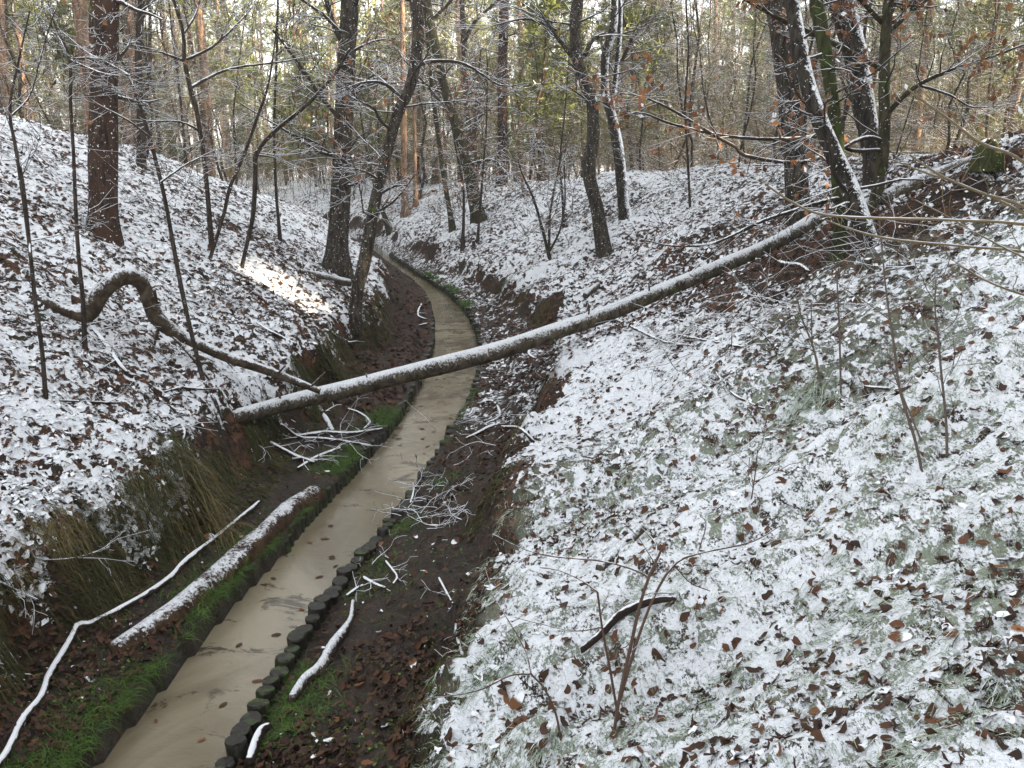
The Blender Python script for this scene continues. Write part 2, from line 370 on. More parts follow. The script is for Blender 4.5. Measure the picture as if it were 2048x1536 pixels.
B_OAK = bark("oak_bark", (.012, .010, .008), (.075, .062, .048), moss=.28, snow=.80, speck=.30)
B_MOSS = bark("mossy_bark", (.016, .015, .008), (.060, .052, .028), moss=.45, snow=.84, speck=.12, mosscol=(.030, .040, .009))
B_SNOWY = bark("wind_snowed_bark", (.010, .008, .007), (.055, .047, .036), moss=.2, snow=.62, sdir=(.75, -.15, .65), speck=.22, ragged=1.1)
B_PINE = bark("pine_bark", (.012, .008, .006), (.070, .043, .030), moss=.18, snow=.88, speck=.34, sc=24, ruddy=(.050, .026, .017))
B_REDPINE = bark("red_pine_bark", (.075, .048, .034), (.27, .175, .115), moss=.0, snow=1.02, speck=.1, sc=12)
B_SAP = bark("sapling_bark", (.016, .012, .010), (.065, .050, .040), moss=.1, snow=.72, speck=.1, sc=40, bumpd=.004)
B_GREEN = bark('green_moss_bark', (.020, .022, .008), (.05, .055, .02), moss=.62, snow=.86, speck=.1, mosscol=(.028, .042, .008))
B_CUSH = bark('moss_cushion', (.03, .05, .01), (.05, .09, .015), moss=1.0, snow=1.3, mosscol=(.06, .11, .012))
B_LOG = bark("log_bark", (.035, .027, .018), (.115, .095, .066), moss=.34, snow=.46, stretch=(.4, .4, .4), sc=30, frost=(.42, .44, .46), soft=.2, ragged=.9)
B_LOGR = bark("rotting_log_bark", (.028, .016, .009), (.085, .050, .027), moss=.4, soft=.14, ragged=.7, frost=(.5, .52, .54), snow=.86, stretch=(.4, .4, .4), sc=30)
B_LOGA = bark('half_snowed_bark', (.030, .020, .013), (.085, .065, .045), moss=.25, snow=.58, stretch=(.4, .4, .4), sc=30, frost=(.45, .47, .49), soft=.16, ragged=.8)
B_DSTICK = twig_mat('dark_stick_bark', (.020, .014, .010), .68)
B_STICKW = twig_mat('white_stick_bark', (.040, .028, .020), .44)
B_STICK = twig_mat("stick_bark", (.032, .022, .016), .42)
M_TWIG = twig_mat("twig_bark", (.030, .023, .017), .60)
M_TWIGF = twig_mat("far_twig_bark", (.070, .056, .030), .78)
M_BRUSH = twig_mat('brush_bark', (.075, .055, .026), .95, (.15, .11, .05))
M_CANE = twig_mat("cane_bark", (.15, .11, .06), .78, (.20, .15, .085))
M_RED = twig_mat("red_stem_bark", (.070, .044, .033), .95, (.115, .072, .050))
M_BROWN = leaf_mat("brown_leaf", (.12, .050, .022), (.32, .145, .060))
M_RUST = leaf_mat('rusty_leaf', (.09, .045, .022), (.20, .105, .048))
M_LITTER = leaf_mat("litter_leaf", (.028, .016, .011), (.135, .060, .030))
M_FRESH = leaf_mat("fresh_grass", (.026, .066, .009), (.105, .175, .030))
M_DRY = leaf_mat("dry_grass", (.027, .034, .007), (.21, .155, .066))
M_GREYSTEM = twig_mat('grey_stem_bark', (.085, .065, .055), .95, (.13, .105, .085))
M_FROST = leaf_mat("frosted_grass", (.13, .19, .10), (.52, .58, .48))
M_PINEN = leaf_mat("pine_needles", (.050, .072, .018), (.165, .175, .042))
m = M("wet_post_wood", .5, .4); co = m.coord()
c = m.mix(m.noise(40, co, 4), (.007, .006, .005), (.028, .023, .018)); g = m.n("NewGeometry"); oi = m.n("ObjectInfo")
c = m.mix(m.math('MULTIPLY', m.ramp(m.noise(18, co, 3), .45, .62), m.ramp(oi.outputs['Random'], .2, 1.0, .1, .9)), c, (.045, .075, .012)); m.base(c); m.bump(m.noise(60, co, 3), .5, .006)
MAT_POST = m.m

# ------------------------------------------------------------------ things
def tag(o, label=None, cat=None, group=None, kind=None):
    if label: o['label'] = label
    if cat: o['category'] = cat
    if group: o['group'] = group
    if kind: o['kind'] = kind
    return o
def empty(name, loc, label=None, cat=None, group=None):
    o = bpy.data.objects.new(name, None); COL.objects.link(o); o.location = [float(k) for k in loc]; o.empty_display_size = .2
    return tag(o, label, cat, group)
def child(name, me, root):
    """a part whose mesh is in world coordinates, under a root that stands at its base"""
    L = np.array(root.location, np.float32); n = len(me.vertices); v = np.empty(n * 3, np.float32); me.vertices.foreach_get("co", v)
    me.vertices.foreach_set("co", (v.reshape(-1, 3) - L).ravel()); me.update()
    o = bpy.data.objects.new(name, me); COL.objects.link(o); o.parent = root; return o

# ------------------------------------------------------------------ the ground
def axis(fine, step, far, g):
    a = list(np.arange(0, fine, step)); s = step
    while a[-1] < far: s *= g; a.append(a[-1] + s)
    return np.array(a)
xp = axis(4.2, .035, 320, 1.10); xn = -axis(4.4, .035, 320, 1.10)[1:][::-1]; gx = np.concatenate([xn, xp]) - .3
yf = [1.2]; s = .028
while yf[-1] < 380: yf.append(yf[-1] + s); s = max(.028, .0065 * yf[-1]) if yf[-1] < 40 else s * 1.08
yb = -axis(1, .12, 60, 1.15)[1:][::-1] + 1.2
gy = np.concatenate([yb, yf])
GX, GY = np.meshgrid(gx, gy); GZ = terrain(GX, GY)
cvr = coverage(GX, GY)
GZ = GZ + .018 * cvr * (GZ > -.1)
out_ = np.maximum(XL(GY) - GX, GX - XR(GY))
mud = ((GX > .5 * (XL(GY) + XR(GY))) & (GX < RT(GY) + .1) | (GX <= .5 * (XL(GY) + XR(GY))) & (GX > LT(GY) - .1)) * (1 - .7 * sstep(9, 16, GY))
mossy = np.clip((GX < -1.5) * sstep(9, 5, GY) + (GX >= -1.5) * (GX < 0) * sstep(7, 4, GY) * .6, 0, 1)
idx = np.arange(GX.size).reshape(GX.shape)
turf = sstep(.1, .5, GX - RT(GY)) * (1 - sstep(4.5, 7.5, GY + .5 * (fbm(GX, GY, 3, 33) - .5) * 4)) * (GX > -1.4)
Q = np.stack([idx[:-1, :-1], idx[:-1, 1:], idx[1:, 1:], idx[1:, :-1]], -1).reshape(-1, 4)
ground = link("ground", mk("ground", np.stack([GX, GY, GZ], -1), Q, MAT_GROUND, True, {'cover': cvr.ravel(), 'mud': mud.ravel().astype(float), 'moss': mossy.ravel(), 'turf': turf.ravel()}))
tag(ground, kind='structure')

ys = np.arange(-3, 40, .12); wl, wr = XL(ys) - .12, XR(ys) + .1; nW = 12
WV = np.stack([np.stack([wl + (wr - wl) * k / (nW - 1), ys, np.zeros_like(ys)], -1) for k in range(nW)], 1).reshape(-1, 3)
wi = np.arange(len(ys) * nW).reshape(len(ys), nW)
water = link("stream_water", mk("stream_water", WV, np.stack([wi[:-1, :-1], wi[:-1, 1:], wi[1:, 1:], wi[1:, :-1]], -1).reshape(-1, 4), MAT_WATER)); tag(water, kind='structure')

# ------------------------------------------------------------------ trees traced where they stand
def tex_twigs(r, P, R, n, lo, hi, L=(.6, 1.6), kids=(4, 5), up=.2, rmul=.28, flat=.3, lev=2):
    """side branches with twigs along a trunk"""
    out = []; K = len(P)
    for _ in range(n):
        f = r.uniform(lo, hi) * (K - 1); i = min(int(f), K - 2); q = P[i] + (P[i + 1] - P[i]) * (f - i)
        a = r.uniform(0, 2 * math.pi); d = np.array([math.cos(a), math.sin(a), r.uniform(-.1, .7)])
        l = r.uniform(*L) * (1.1 - .4 * f / K); rad = min(max(R[i] * rmul * r.uniform(.6, 1), .004), .035)
        grow(r, q, d, l, rad, lev, kids, up, .22, 5, out, .55, (.5, 1.15), flat)
    return out
def twig_leaves(r, B, n, size, mat, name, root, snowy=.1):
    tips = [p for lev, P, R in B if lev == 0 for p in P[1:]]
    if not tips: return
    tips = np.array(tips); pos = tips[r.integers(0, len(tips), n)] + r.normal(size=(n, 3)) * .02
    nrm = r.normal(size=(n, 3)); nrm[:, 2] *= .5; nrm /= np.linalg.norm(nrm, axis=1, keepdims=True)
    V, F = leaf_cards(pos, nrm, size * r.uniform(.7, 1.2, n), r, .9); v = np.repeat(r.random(n), 5); sn = np.repeat((r.random(n) < snowy) * .9, 5)
    o = child(name, mk(name, V, F, mat, False, {'v': v, 'snow': sn}), root); o['kind'] = 'stuff'

def tree(name, label, cat, path, mat, group=None, branches=(), twigs=12, trng=(.3, 1), tL=(.5, 1.5), kids=(4, 5), leaves=0, lsize=.07, ext=5.0, flare=1.5, t=None, lean=0.0, S=14,
         twmat=None, seed=None, rough=.05, up=.2, dt=0.0, lev=2, flat=.3, sink=.25, lsnow=.03):
    """path: (px, py, width px) from the foot upward, measured on the photograph and set at the distance where the foot meets the ground"""
    seed = seed if seed is not None else abs(hash(label)) % 9999
    seed = sum(ord(k) * (i + 3) for i, k in enumerate(label)) % 9999
    r = np.random.default_rng(seed)
    if t is None: t = hit(path[0][0], path[0][1])
    n0 = len(path); wander = np.cumsum(r.normal(size=n0) * .05 * lean); wander -= wander[0]
    pts = [np.append(at(px, py, t + dt * i / max(n0 - 1, 1) + wander[i]), w / 2 / FPX * t) for i, (px, py, w) in enumerate(path)]
    p0 = pts[0].copy(); d = pts[0][:3] - pts[1][:3]; d /= np.linalg.norm(d); d = d * .5 + np.array([0, 0, -.6]); foot = p0[:3] + d / np.linalg.norm(d) * sink
    full = [np.append(foot, p0[3] * flare * 1.15), np.append(p0[:3], p0[3] * flare)]
    up0 = pts[1][:3] - pts[0][:3]; h = min(.35, np.linalg.norm(up0) * .45); full.append(np.append(p0[:3] + up0 / np.linalg.norm(up0) * h, pts[0][3] * (1 + (flare - 1) * .22)))
    full += pts[1:]
    if ext > 0:
        d = pts[-1][:3] - pts[-2][:3]; d /= np.linalg.norm(d); d[:2] *= .7; d /= np.linalg.norm(d); r0 = pts[-1][3]; q = pts[-1][:3].copy()
        for k in range(1, 4):
            d = d + r.normal(size=3) * .08; d /= np.linalg.norm(d); q = q + d * ext / 3; full.append(np.append(q, r0 * (1 - .27 * k)))
    full = np.array(full); n = int(np.clip(len(full) * 6, 14, 80)); A = spline(full, n); P, R = A[:, :3], np.maximum(A[:, 3], .002)
    root = empty(name, p0[:3], label, cat, group)
    child('trunk', trunk_mesh('trunk', P, R, mat, S, rough, seed), root)
    B = []
    for br in branches:
        bp, dts = br[0], (br[1] if len(br) > 1 else 0.0)
        q = np.array([np.append(at(px, py, t + dts * i / (len(bp) - 1)), w / 2 / FPX * t) for i, (px, py, w) in enumerate(bp)])
        A2 = spline(q, len(bp) * 4); bo = child('branch', trunk_mesh('branch', A2[:, :3], A2[:, 3], mat if bp[0][2] > 9 else (twmat or M_TWIG), 7, .05, seed + 1, False), root)
        bt = []
        for _ in range(br[2] if len(br) > 2 else 7):
            f = r.uniform(.2, 1) * (len(A2) - 2); i = int(f); dd = A2[i + 1, :3] - A2[i, :3]; dd /= np.linalg.norm(dd) + 1e-9; x = r.normal(size=3) * .7; x[2] *= .5
            grow(r, A2[i, :3], dd + x, r.uniform(.25, .8) * max(.6, t / 9), max(.003, A2[i, 3] * .45), 1, (5,), .1, .2, 5, bt)
        B += bt
    if twigs: B += tex_twigs(r, P, R, twigs, trng[0], trng[1], tL, kids, up, flat=flat, lev=lev)
    if B:
        s = Soup(); branch_soup(B, s, minr=max(.0018, .00030 * t)); child('twigs', s.mesh('twigs', twmat or M_TWIG), root)['kind'] = 'stuff'
        if leaves: twig_leaves(r, B, leaves, lsize, M_BROWN, 'withered_leaves', root, lsnow)
    root['_t'] = t; del root['_t']
    HERO.append((path[0][0], path[0][1], label, t)); return root, P, R, t
HERO = []

# the left slope
tree('pine_tree', 'thick pine with flaky red brown bark and snow flecks on the left slope', 'pine tree',
     [(207, 478, 56), (206, 400, 54), (207, 250, 54), (209, 100, 54), (211, -20, 53)], B_PINE, twigs=9, trng=(.05, .75), tL=(.3, .8), ext=8, flare=1.25, S=20, rough=.07, kids=(3, 3))
tree('young_tree', 'straight dark young tree standing just right of the thick red brown pine', 'tree',
     [(283, 338, 15), (281, 240, 14), (277, 100, 14), (284, -20, 14)], B_SAP, twigs=14, trng=(.2, .9), tL=(.8, 2.0), ext=5)
tree('sapling', 'tall bent sapling on the left slope, foot near the long straight log', 'sapling',
     [(432, 812, 9), (405, 755, 9), (372, 620, 9), (352, 520, 9), (330, 400, 8), (308, 308, 8), (280, 212, 7), (258, 152, 6), (232, 97, 5)], B_SAP,
     branches=[([(260, 152, 6), (220, 128, 4), (175, 105, 3), (120, 60, 2)], .5), ([(300, 275, 5), (255, 240, 4), (190, 205, 3), (150, 170, 2)], -.3), ([(320, 365, 5), (370, 330, 4), (430, 300, 2)], .4)],
     twigs=9, trng=(.5, .95), tL=(.3, .8), ext=.5, lean=1, S=8, leaves=14, lsize=.06, flare=1.15)
tree('sapling', 'forked sapling with wide sweeping boughs right of the thick pine', 'sapling',
     [(424, 497, 10), (414, 376, 9), (407, 308, 9), (393, 222, 9), (379, 171, 9), (369, 120, 8), (366, 65, 7), (345, -5, 6)], B_SAP,
     branches=[([(381, 175, 8), (434, 147, 6), (478, 134, 5), (560, 124, 4), (640, 108, 2)], 1.0, 10), ([(371, 120, 7), (427, 92, 5), (478, 44, 4), (503, 15, 3), (520, -20, 2)], .6, 9), ([(369, 122, 6), (308, 100, 4), (239, 86, 3)], -.6, 8),
               ([(405, 265, 6), (361, 244, 4), (290, 242, 3), (220, 235, 2)], -.6), ([(367, 68, 6), (390, 30, 4), (402, -10, 3)], .3)],
     twigs=10, trng=(.4, .95), tL=(.5, 1.2), ext=2, lean=1, S=8, flare=1.15)
tree('sapling', 'thin dark sapling leaning right between the forked sapling and the bent grey one', 'sapling',
     [(420, 520, 7), (448, 427, 7), (461, 372, 7), (489, 308, 6), (513, 239, 6), (535, 175, 5), (548, 100, 3)], B_SAP, twigs=12, trng=(.4, 1), tL=(.4, 1.0), ext=1, lean=1, S=7, flare=1.1)
tree('sapling', 'sapling with a sharp elbow, top bent over toward the big speckled trunk', 'sapling',
     [(484, 535, 8), (506, 430, 9), (511, 350, 9), (513, 308, 9), (547, 265, 8), (615, 208, 7), (670, 147, 6), (700, 97, 4)], B_SAP,
     branches=[([(513, 310, 5), (545, 315, 3), (600, 335, 2)], .3)], twigs=10, trng=(.45, 1), tL=(.4, 1.0), ext=0, lean=1, S=8, flare=1.1)
tree('sapling', 'slender twin stemmed sapling on the snowy slope, leftmost of the tall saplings', 'sapling',
     [(92, 800, 9), (84, 700, 9), (70, 600, 9), (62, 520, 8), (50, 420, 8), (32, 300, 7), (20, 215, 6), (40, 110, 4), (60, 20, 3)], B_SAP,
     branches=[([(62, 520, 7), (56, 450, 6), (44, 350, 5), (20, 250, 4), (-10, 180, 3)], .2), ([(24, 230, 5), (60, 190, 4), (85, 100, 3), (110, 20, 2)], .3)],
     twigs=8, trng=(.4, 1), tL=(.4, 1.0), ext=0, lean=1, S=8, flare=1.2)
tree('sapling', 'slim upright sapling left of the thick pine, foot beside the arched fallen trunk', 'sapling',
     [(170, 700, 10), (166, 600, 9), (158, 523, 8), (152, 430, 8), (147, 308, 7), (141, 205, 7), (139, 116, 6), (110, 50, 4), (96, -5, 3)], B_SAP,
     branches=[([(139, 118, 5), (190, 116, 4), (230, 126, 2)], .4), ([(139, 120, 5), (200, 145, 4), (240, 152, 2)], -.3), ([(140, 118, 5), (120, 80, 4), (85, 40, 2)], .2)],
     twigs=10, trng=(.4, 1), tL=(.4, 1.0), ext=0, lean=1, S=8, flare=1.2, leaves=10)
tree('young_tree', 'leafless tree with a reddish lit stem at the top of the left rise', 'tree',
     [(8, 225, 16), (6, 120, 14), (9, 20, 13), (14, -20, 12)], B_PINE, twigs=12, tL=(.8, 1.8), ext=4)
tree('sapling', 'short thin sapling between the sharp elbow sapling and the big speckled trunk', 'sapling',
     [(560, 480, 6), (552, 380, 6), (548, 260, 5), (553, 120, 5), (556, -10, 4)], B_SAP, twigs=20, trng=(.15, 1), tL=(.6, 1.6), ext=2, lean=1, S=7, leaves=40)
tree('sapling', 'leaning pale young tree rising behind the sharp elbow sapling', 'sapling',
     [(590, 330, 9), (596, 200, 9), (604, 90, 9), (612, -10, 8)], B_OAK, twigs=18, trng=(.15, 1), tL=(.8, 2.0), ext=4, lean=1, S=8)
# trees along the stream
tree('oak_tree', 'big dark trunk speckled with snow standing upright left of the far stream', 'tree',
     [(672, 545, 46), (676, 470, 42), (684, 342, 38), (689, 205, 37), (694, 85, 36), (698, -15, 35)], B_OAK,
     branches=[([(692, 95, 16), (672, 60, 12), (655, 10, 10), (648, -30, 8)], .4, 5), ([(690, 250, 9), (640, 190, 8), (600, 130, 6), (545, 60, 4)], -.8, 9), ([(686, 330, 7), (640, 290, 5), (590, 270, 3)], -.8, 8), ([(690, 200, 7), (740, 170, 5), (800, 165, 3)], -.7, 8)],
     twigs=26, trng=(.10, .8), tL=(.8, 2.2), ext=7, flare=1.45, S=20, leaves=420, lsize=.075, rough=.07)
tree('leaning_tree', 'dark curved tree leaning right over the stream from the foot of the left bank', 'tree',
     [(708, 640, 24), (715, 580, 25), (729, 523, 26), (749, 410, 23), (770, 325, 21), (793, 232, 22), (821, 171, 23), (834, 100, 24), (836, 50, 24), (828, -15, 24)], B_OAK,
     branches=[([(806, 200, 9), (770, 168, 7), (725, 165, 5), (665, 190, 3)], -.4, 9), ([(838, 130, 9), (865, 122, 8), (930, 128, 6), (1000, 170, 4), (1060, 165, 2)], .5, 10), ([(785, 262, 7), (760, 240, 6), (745, 215, 5), (700, 195, 2)], -.6, 8),
               ([(755, 390, 6), (790, 372, 5), (815, 370, 3)], -.3, 6), ([(745, 430, 6), (790, 400, 4), (830, 350, 2)], -.5, 6), ([(760, 360, 6), (720, 340, 4), (660, 335, 2)], -.5, 8)],
     twigs=18, trng=(.15, .75), tL=(.5, 1.5), ext=5, flare=1.25, S=16, leaves=260, lsize=.07, rough=.06)
tree('beech_tree', 'mossy green trunk leaning left on the right bank beyond the curved leaning tree', 'tree',
     [(958, 440, 27), (934, 325, 22), (913, 256, 20), (886, 164, 19), (869, 85, 18), (856, 20, 18), (850, -20, 17)], B_MOSS,
     branches=[([(868, 35, 8), (895, 10, 6), (915, -15, 5)], -.3, 5), ([(905, 235, 7), (870, 190, 6), (835, 150, 4), (800, 110, 3)], -.8, 8), ([(930, 330, 6), (985, 320, 5), (1010, 345, 3)], -.4, 6)],
     twigs=20, trng=(.15, .8), tL=(.8, 2.0), ext=5, flare=1.35, S=14, leaves=200, lsize=.085)
tree('forked_tree', 'narrow grey tree forking high up, behind the mossy leaning trunk', 'tree',
     [(944, 400, 11), (940, 308, 11), (932, 171, 11), (928, 90, 11), (923, -10, 10)], B_OAK, branches=[([(930, 82, 9), (951, 42, 7), (1002, -5, 6)], -.5, 8), ([(948, 300, 6), (953, 200, 5), (962, 100, 4)], -.5, 6)], twigs=18, tL=(.8, 2.0), ext=4, S=10, leaves=60)
tree('pine_tree', 'straight brown pine trunk between the mossy leaning trunk and the curved dark oak', 'pine tree',
     [(1003, 372, 22), (1005, 300, 20), (1005, 137, 19), (1007, -20, 19)], B_PINE, twigs=16, tL=(1, 2.4), ext=8, flare=1.2)
tree('young_tree', 'crooked thin tree with an S bend left of the mossy leaning trunk', 'tree',
     [(905, 458, 11), (897, 410, 10), (886, 342, 10), (872, 239, 9), (860, 137, 8), (852, 40, 7)], B_MOSS, twigs=14, trng=(.3, 1), tL=(.8, 2.0), ext=3, S=9)
tree('young_tree', 'pale upright trunk far up the valley near the bright stream bend', 'tree',
     [(811, 432, 15), (808, 350, 13), (808, 250, 12), (806, 130, 11), (804, 0, 10)], B_REDPINE, twigs=14, tL=(1, 2.5), ext=6, S=10)
tree('young_tree', 'thin pale trunk right beside the upright trunk far up the valley', 'tree',
     [(832, 412, 9), (830, 330, 8), (828, 200, 7), (826, 60, 6)], B_REDPINE, twigs=12, tL=(1, 2.5), ext=6, S=8)
tree('young_tree', 'small trunk leaning left beside the vanishing bend of the stream', 'tree',
     [(780, 462, 12), (768, 430, 10), (757, 400, 9), (742, 340, 7)], B_MOSS, twigs=8, tL=(.6, 1.6), ext=3, S=9)
tree('beech_sapling', 'small beech full of orange brown leaves just below the mossy leaning trunk', 'sapling',
     [(925, 498, 7), (927, 440, 6), (926, 370, 5), (912, 300, 4), (905, 250, 3)], B_SAP, twigs=26, trng=(.2, 1), tL=(.5, 1.1), ext=.8, S=7, leaves=420, lsize=.075, flat=.7)
tree('sapling', 'bare thin sapling right of the small orange leaved beech', 'sapling',
     [(955, 482, 5), (963, 380, 5), (972, 260, 4), (975, 150, 3)], B_SAP, twigs=20, trng=(.2, 1), tL=(.6, 1.4), ext=1, S=7, leaves=30)
# the right slope
tree('oak_tree', 'dark S curved oak trunk halfway up the right slope', 'tree',
     [(1209, 508, 29), (1193, 410, 26), (1178, 342, 27), (1187, 273, 26), (1183, 205, 24), (1159, 137, 23), (1149, 61, 23), (1156, -15, 24)], B_OAK,
     branches=[([(1160, 135, 11), (1130, 95, 9), (1105, 62, 7), (1080, 20, 4)], -.4, 8), ([(1112, 60, 6), (1060, 38, 5), (1010, 45, 3), (960, 60, 2)], -.5, 8), ([(1170, 110, 10), (1185, 80, 10), (1208, 68, 9)], .3, 3),
               ([(1190, 250, 8), (1176, 205, 6), (1140, 175, 3)], -.3, 7)],
     twigs=18, trng=(.25, .8), tL=(.7, 1.9), ext=6, flare=1.25, S=16, leaves=90, lsize=.07, rough=.06)
tree('oak_tree', 'second dark trunk close right of the S curved oak, snow plastered on its crook', 'tree',
     [(1252, 440, 24), (1246, 400, 22), (1238, 308, 22), (1225, 239, 20), (1211, 188, 16), (1211, 110, 17), (1222, 75, 17), (1229, 40, 15), (1231, -15, 14)], B_SNOWY,
     branches=[([(1222, 235, 12), (1232, 150, 11), (1240, 60, 10), (1240, -20, 9)], .4, 5), ([(1240, 130, 8), (1270, 70, 6), (1312, 30, 4)], -.5, 7)],
     twigs=18, trng=(.25, .8), tL=(.7, 1.9), ext=5, flare=1.25, S=14, leaves=70, lsize=.07, rough=.06)
tree('pine_tree', 'straight pine with sunlit orange upper trunk right of the twin dark oaks', 'pine tree',
     [(1299, 300, 16), (1299, 220, 14), (1300, 100, 13), (1303, -20, 13)], B_REDPINE, twigs=14, tL=(1, 2.2), ext=8, flare=1.2, S=12)
tree('sapling', 'bush like sapling of three thin stems in front of the S curved oak', 'sapling',
     [(1100, 520, 6), (1085, 460, 6), (1068, 400, 5), (1050, 360, 4)], B_SAP, branches=[([(1098, 500, 6), (1100, 430, 5), (1112, 360, 4), (1125, 300, 3)], .3, 8), ([(1095, 510, 6), (1120, 460, 4), (1130, 400, 3), (1128, 330, 2)], -.3, 8)], twigs=14, trng=(.2, 1), tL=(.5, 1.2), ext=.5, S=7, leaves=40)
tree('sapling', 'thin upright sapling with rusty leaves left of the S curved oak', 'sapling',
     [(1128, 460, 5), (1124, 380, 5), (1120, 320, 4), (1130, 220, 3), (1138, 120, 3)], B_SAP, twigs=22, trng=(.2, 1), tL=(.6, 1.5), ext=1, S=7, leaves=130, lsize=.075)
tree('oak_tree', 'massive dark trunk with a green mossy foot in the clump on the right slope', 'tree',
     [(1600, 425, 56), (1594, 393, 50), (1584, 239, 42), (1567, 102, 44), (1553, -15, 52)], B_OAK,
     twigs=16, trng=(.15, .7), tL=(.4, 1.2), ext=6, flare=1.3, S=20, leaves=120, lsize=.07, rough=.07)
tree('oak_tree', 'trunk leaning left with a snow lined edge before the massive dark trunk', 'tree',
     [(1750, 520, 36), (1722, 440, 40), (1695, 370, 38), (1658, 285, 36), (1622, 190, 34), (1600, 100, 32), (1582, -10, 30)], B_SNOWY,
     twigs=20, trng=(.1, .7), tL=(.3, 1.0), ext=5, flare=1.15, S=18, leaves=60, lsize=.07, rough=.07, dt=.55, t=hit(1750, 520) + .22)
tree('beech_tree', 'bright green mossy stem standing upright in front of the clump on the right slope', 'tree',
     [(1676, 514, 27), (1682, 427, 27), (1674, 342, 26), (1674, 273, 25), (1656, 137, 26), (1640, 40, 28), (1632, -15, 28)], B_GREEN,
     branches=[([(1690, 396, 9), (1656, 400, 8), (1590, 420, 7), (1519, 444, 7), (1430, 485, 5), (1348, 492, 4), (1290, 480, 2)], -.5, 12), ([(1676, 250, 6), (1640, 262, 5), (1590, 300, 3)], -.3, 6)],
     twigs=18, trng=(.1, .7), tL=(.3, 1.0), ext=4, flare=1.2, S=16, t=hit(1676, 514) - .12, leaves=160, lsize=.07, rough=.06)
tree('oak_tree', 'black trunk plastered with snow down one side behind the curved green stem', 'tree',
     [(1750, 372, 40), (1745, 307, 38), (1727, 205, 42), (1710, 102, 46), (1680, 0, 50), (1672, -20, 50)], B_SNOWY,
     twigs=10, trng=(.3, .7), tL=(.3, 1.0), ext=5, flare=1.2, S=18, leaves=60, lsize=.07, rough=.07)
tree('beech_tree', 'thin dark green stem curving up from the clump with long leafy boughs to the right', 'tree',
     [(1722, 434, 22), (1748, 408, 24), (1764, 330, 24), (1769, 240, 22), (1768, 170, 22), (1772, 68, 21), (1780, -15, 20)], B_MOSS,
     branches=[([(1770, 232, 11), (1800, 200, 10), (1836, 170, 9), (1895, 143, 7), (1970, 118, 5), (2060, 85, 3)], -.6, 12), ([(1768, 142, 11), (1731, 120, 10), (1690, 99, 10), (1621, 65, 9), (1553, 34, 8), (1491, -2, 7), (1440, -40, 4)], -.7, 10),
               ([(1766, 282, 9), (1740, 274, 8), (1710, 282, 8), (1676, 300, 7), (1594, 325, 7), (1491, 311, 7), (1471, 294, 6), (1427, 270, 6), (1348, 222, 5), (1290, 195, 3), (1235, 185, 2)], -1.0, 16),
               ([(1768, 300, 9), (1700, 300, 8), (1656, 273, 7), (1567, 278, 7), (1461, 273, 6), (1348, 249, 5), (1280, 225, 3), (1220, 235, 2)], -.8, 14),
               ([(1785, 58, 10), (1826, 20, 8), (1862, -5, 6)], .2, 6), ([(1764, 46, 10), (1740, 20, 9), (1716, -5, 8)], -.2, 5),
               ([(1838, 170, 6), (1900, 190, 5), (1950, 215, 3), (2040, 205, 2)], -.3, 8)],
     twigs=14, trng=(.2, .7), tL=(.4, 1.2), ext=3, flare=1.05, S=14, leaves=800, lsize=.085, rough=.05)

def log(name, label, cat, path, mat, t=None, tt=None, S=14, snowtop=.012, rough=.05, stubs=(), sunk=0.0, group=None):
    """a felled stem through (px, py, width px[, depth]) or lying on the ground where no depth is given"""
    pts = []
    for i, q in enumerate(path):
        d = q[3] if len(q) > 3 else (tt(i / (len(path) - 1)) if tt else hit(q[0], q[1]))
        pts.append(np.append(at(q[0], q[1], d), q[2] / 2 / FPX * d))
    pts = np.array(pts)
    if pts[:, 3].max() < .045: pts[:, :3] += np.random.default_rng(sum(map(ord, label))).normal(size=(len(pts), 3)) * np.array([1, 1, .3]) * .008 * (pts[:, 1:2] / 6); pts[:, 3] *= .82
    if sunk: pts[:, 2] -= sunk
    A = spline(pts, max(10, len(pts) * 7)); root = empty(name, pts[0, :3], label, cat, group)
    sd = sum(ord(k) for k in label) % 97
    child('trunk' if pts[0, 3] > .03 else 'stem', trunk_mesh('stem', A[:, :3], A[:, 3], mat, S, rough, sd, True, snowtop), root)
    for st in stubs:
        f, dx, dz, L, rr = st; i = int(f * (len(A) - 1)); p = A[i, :3] + np.array([0, -.3, .3 if dz > 0 else -.3]) * A[i, 3]
        q = p + np.array([dx, -.25, dz]) * L * 1.5; m_ = (p + q) / 2 + np.array([.01, 0, .01]); X = spline(np.array([np.append(p, rr), np.append(m_, rr * .9), np.append(q, rr * .6)]), 7)
        child('branch_stub', trunk_mesh('branch_stub', X[:, :3], X[:, 3], mat, 7, .05, sd), root)
    return root, A

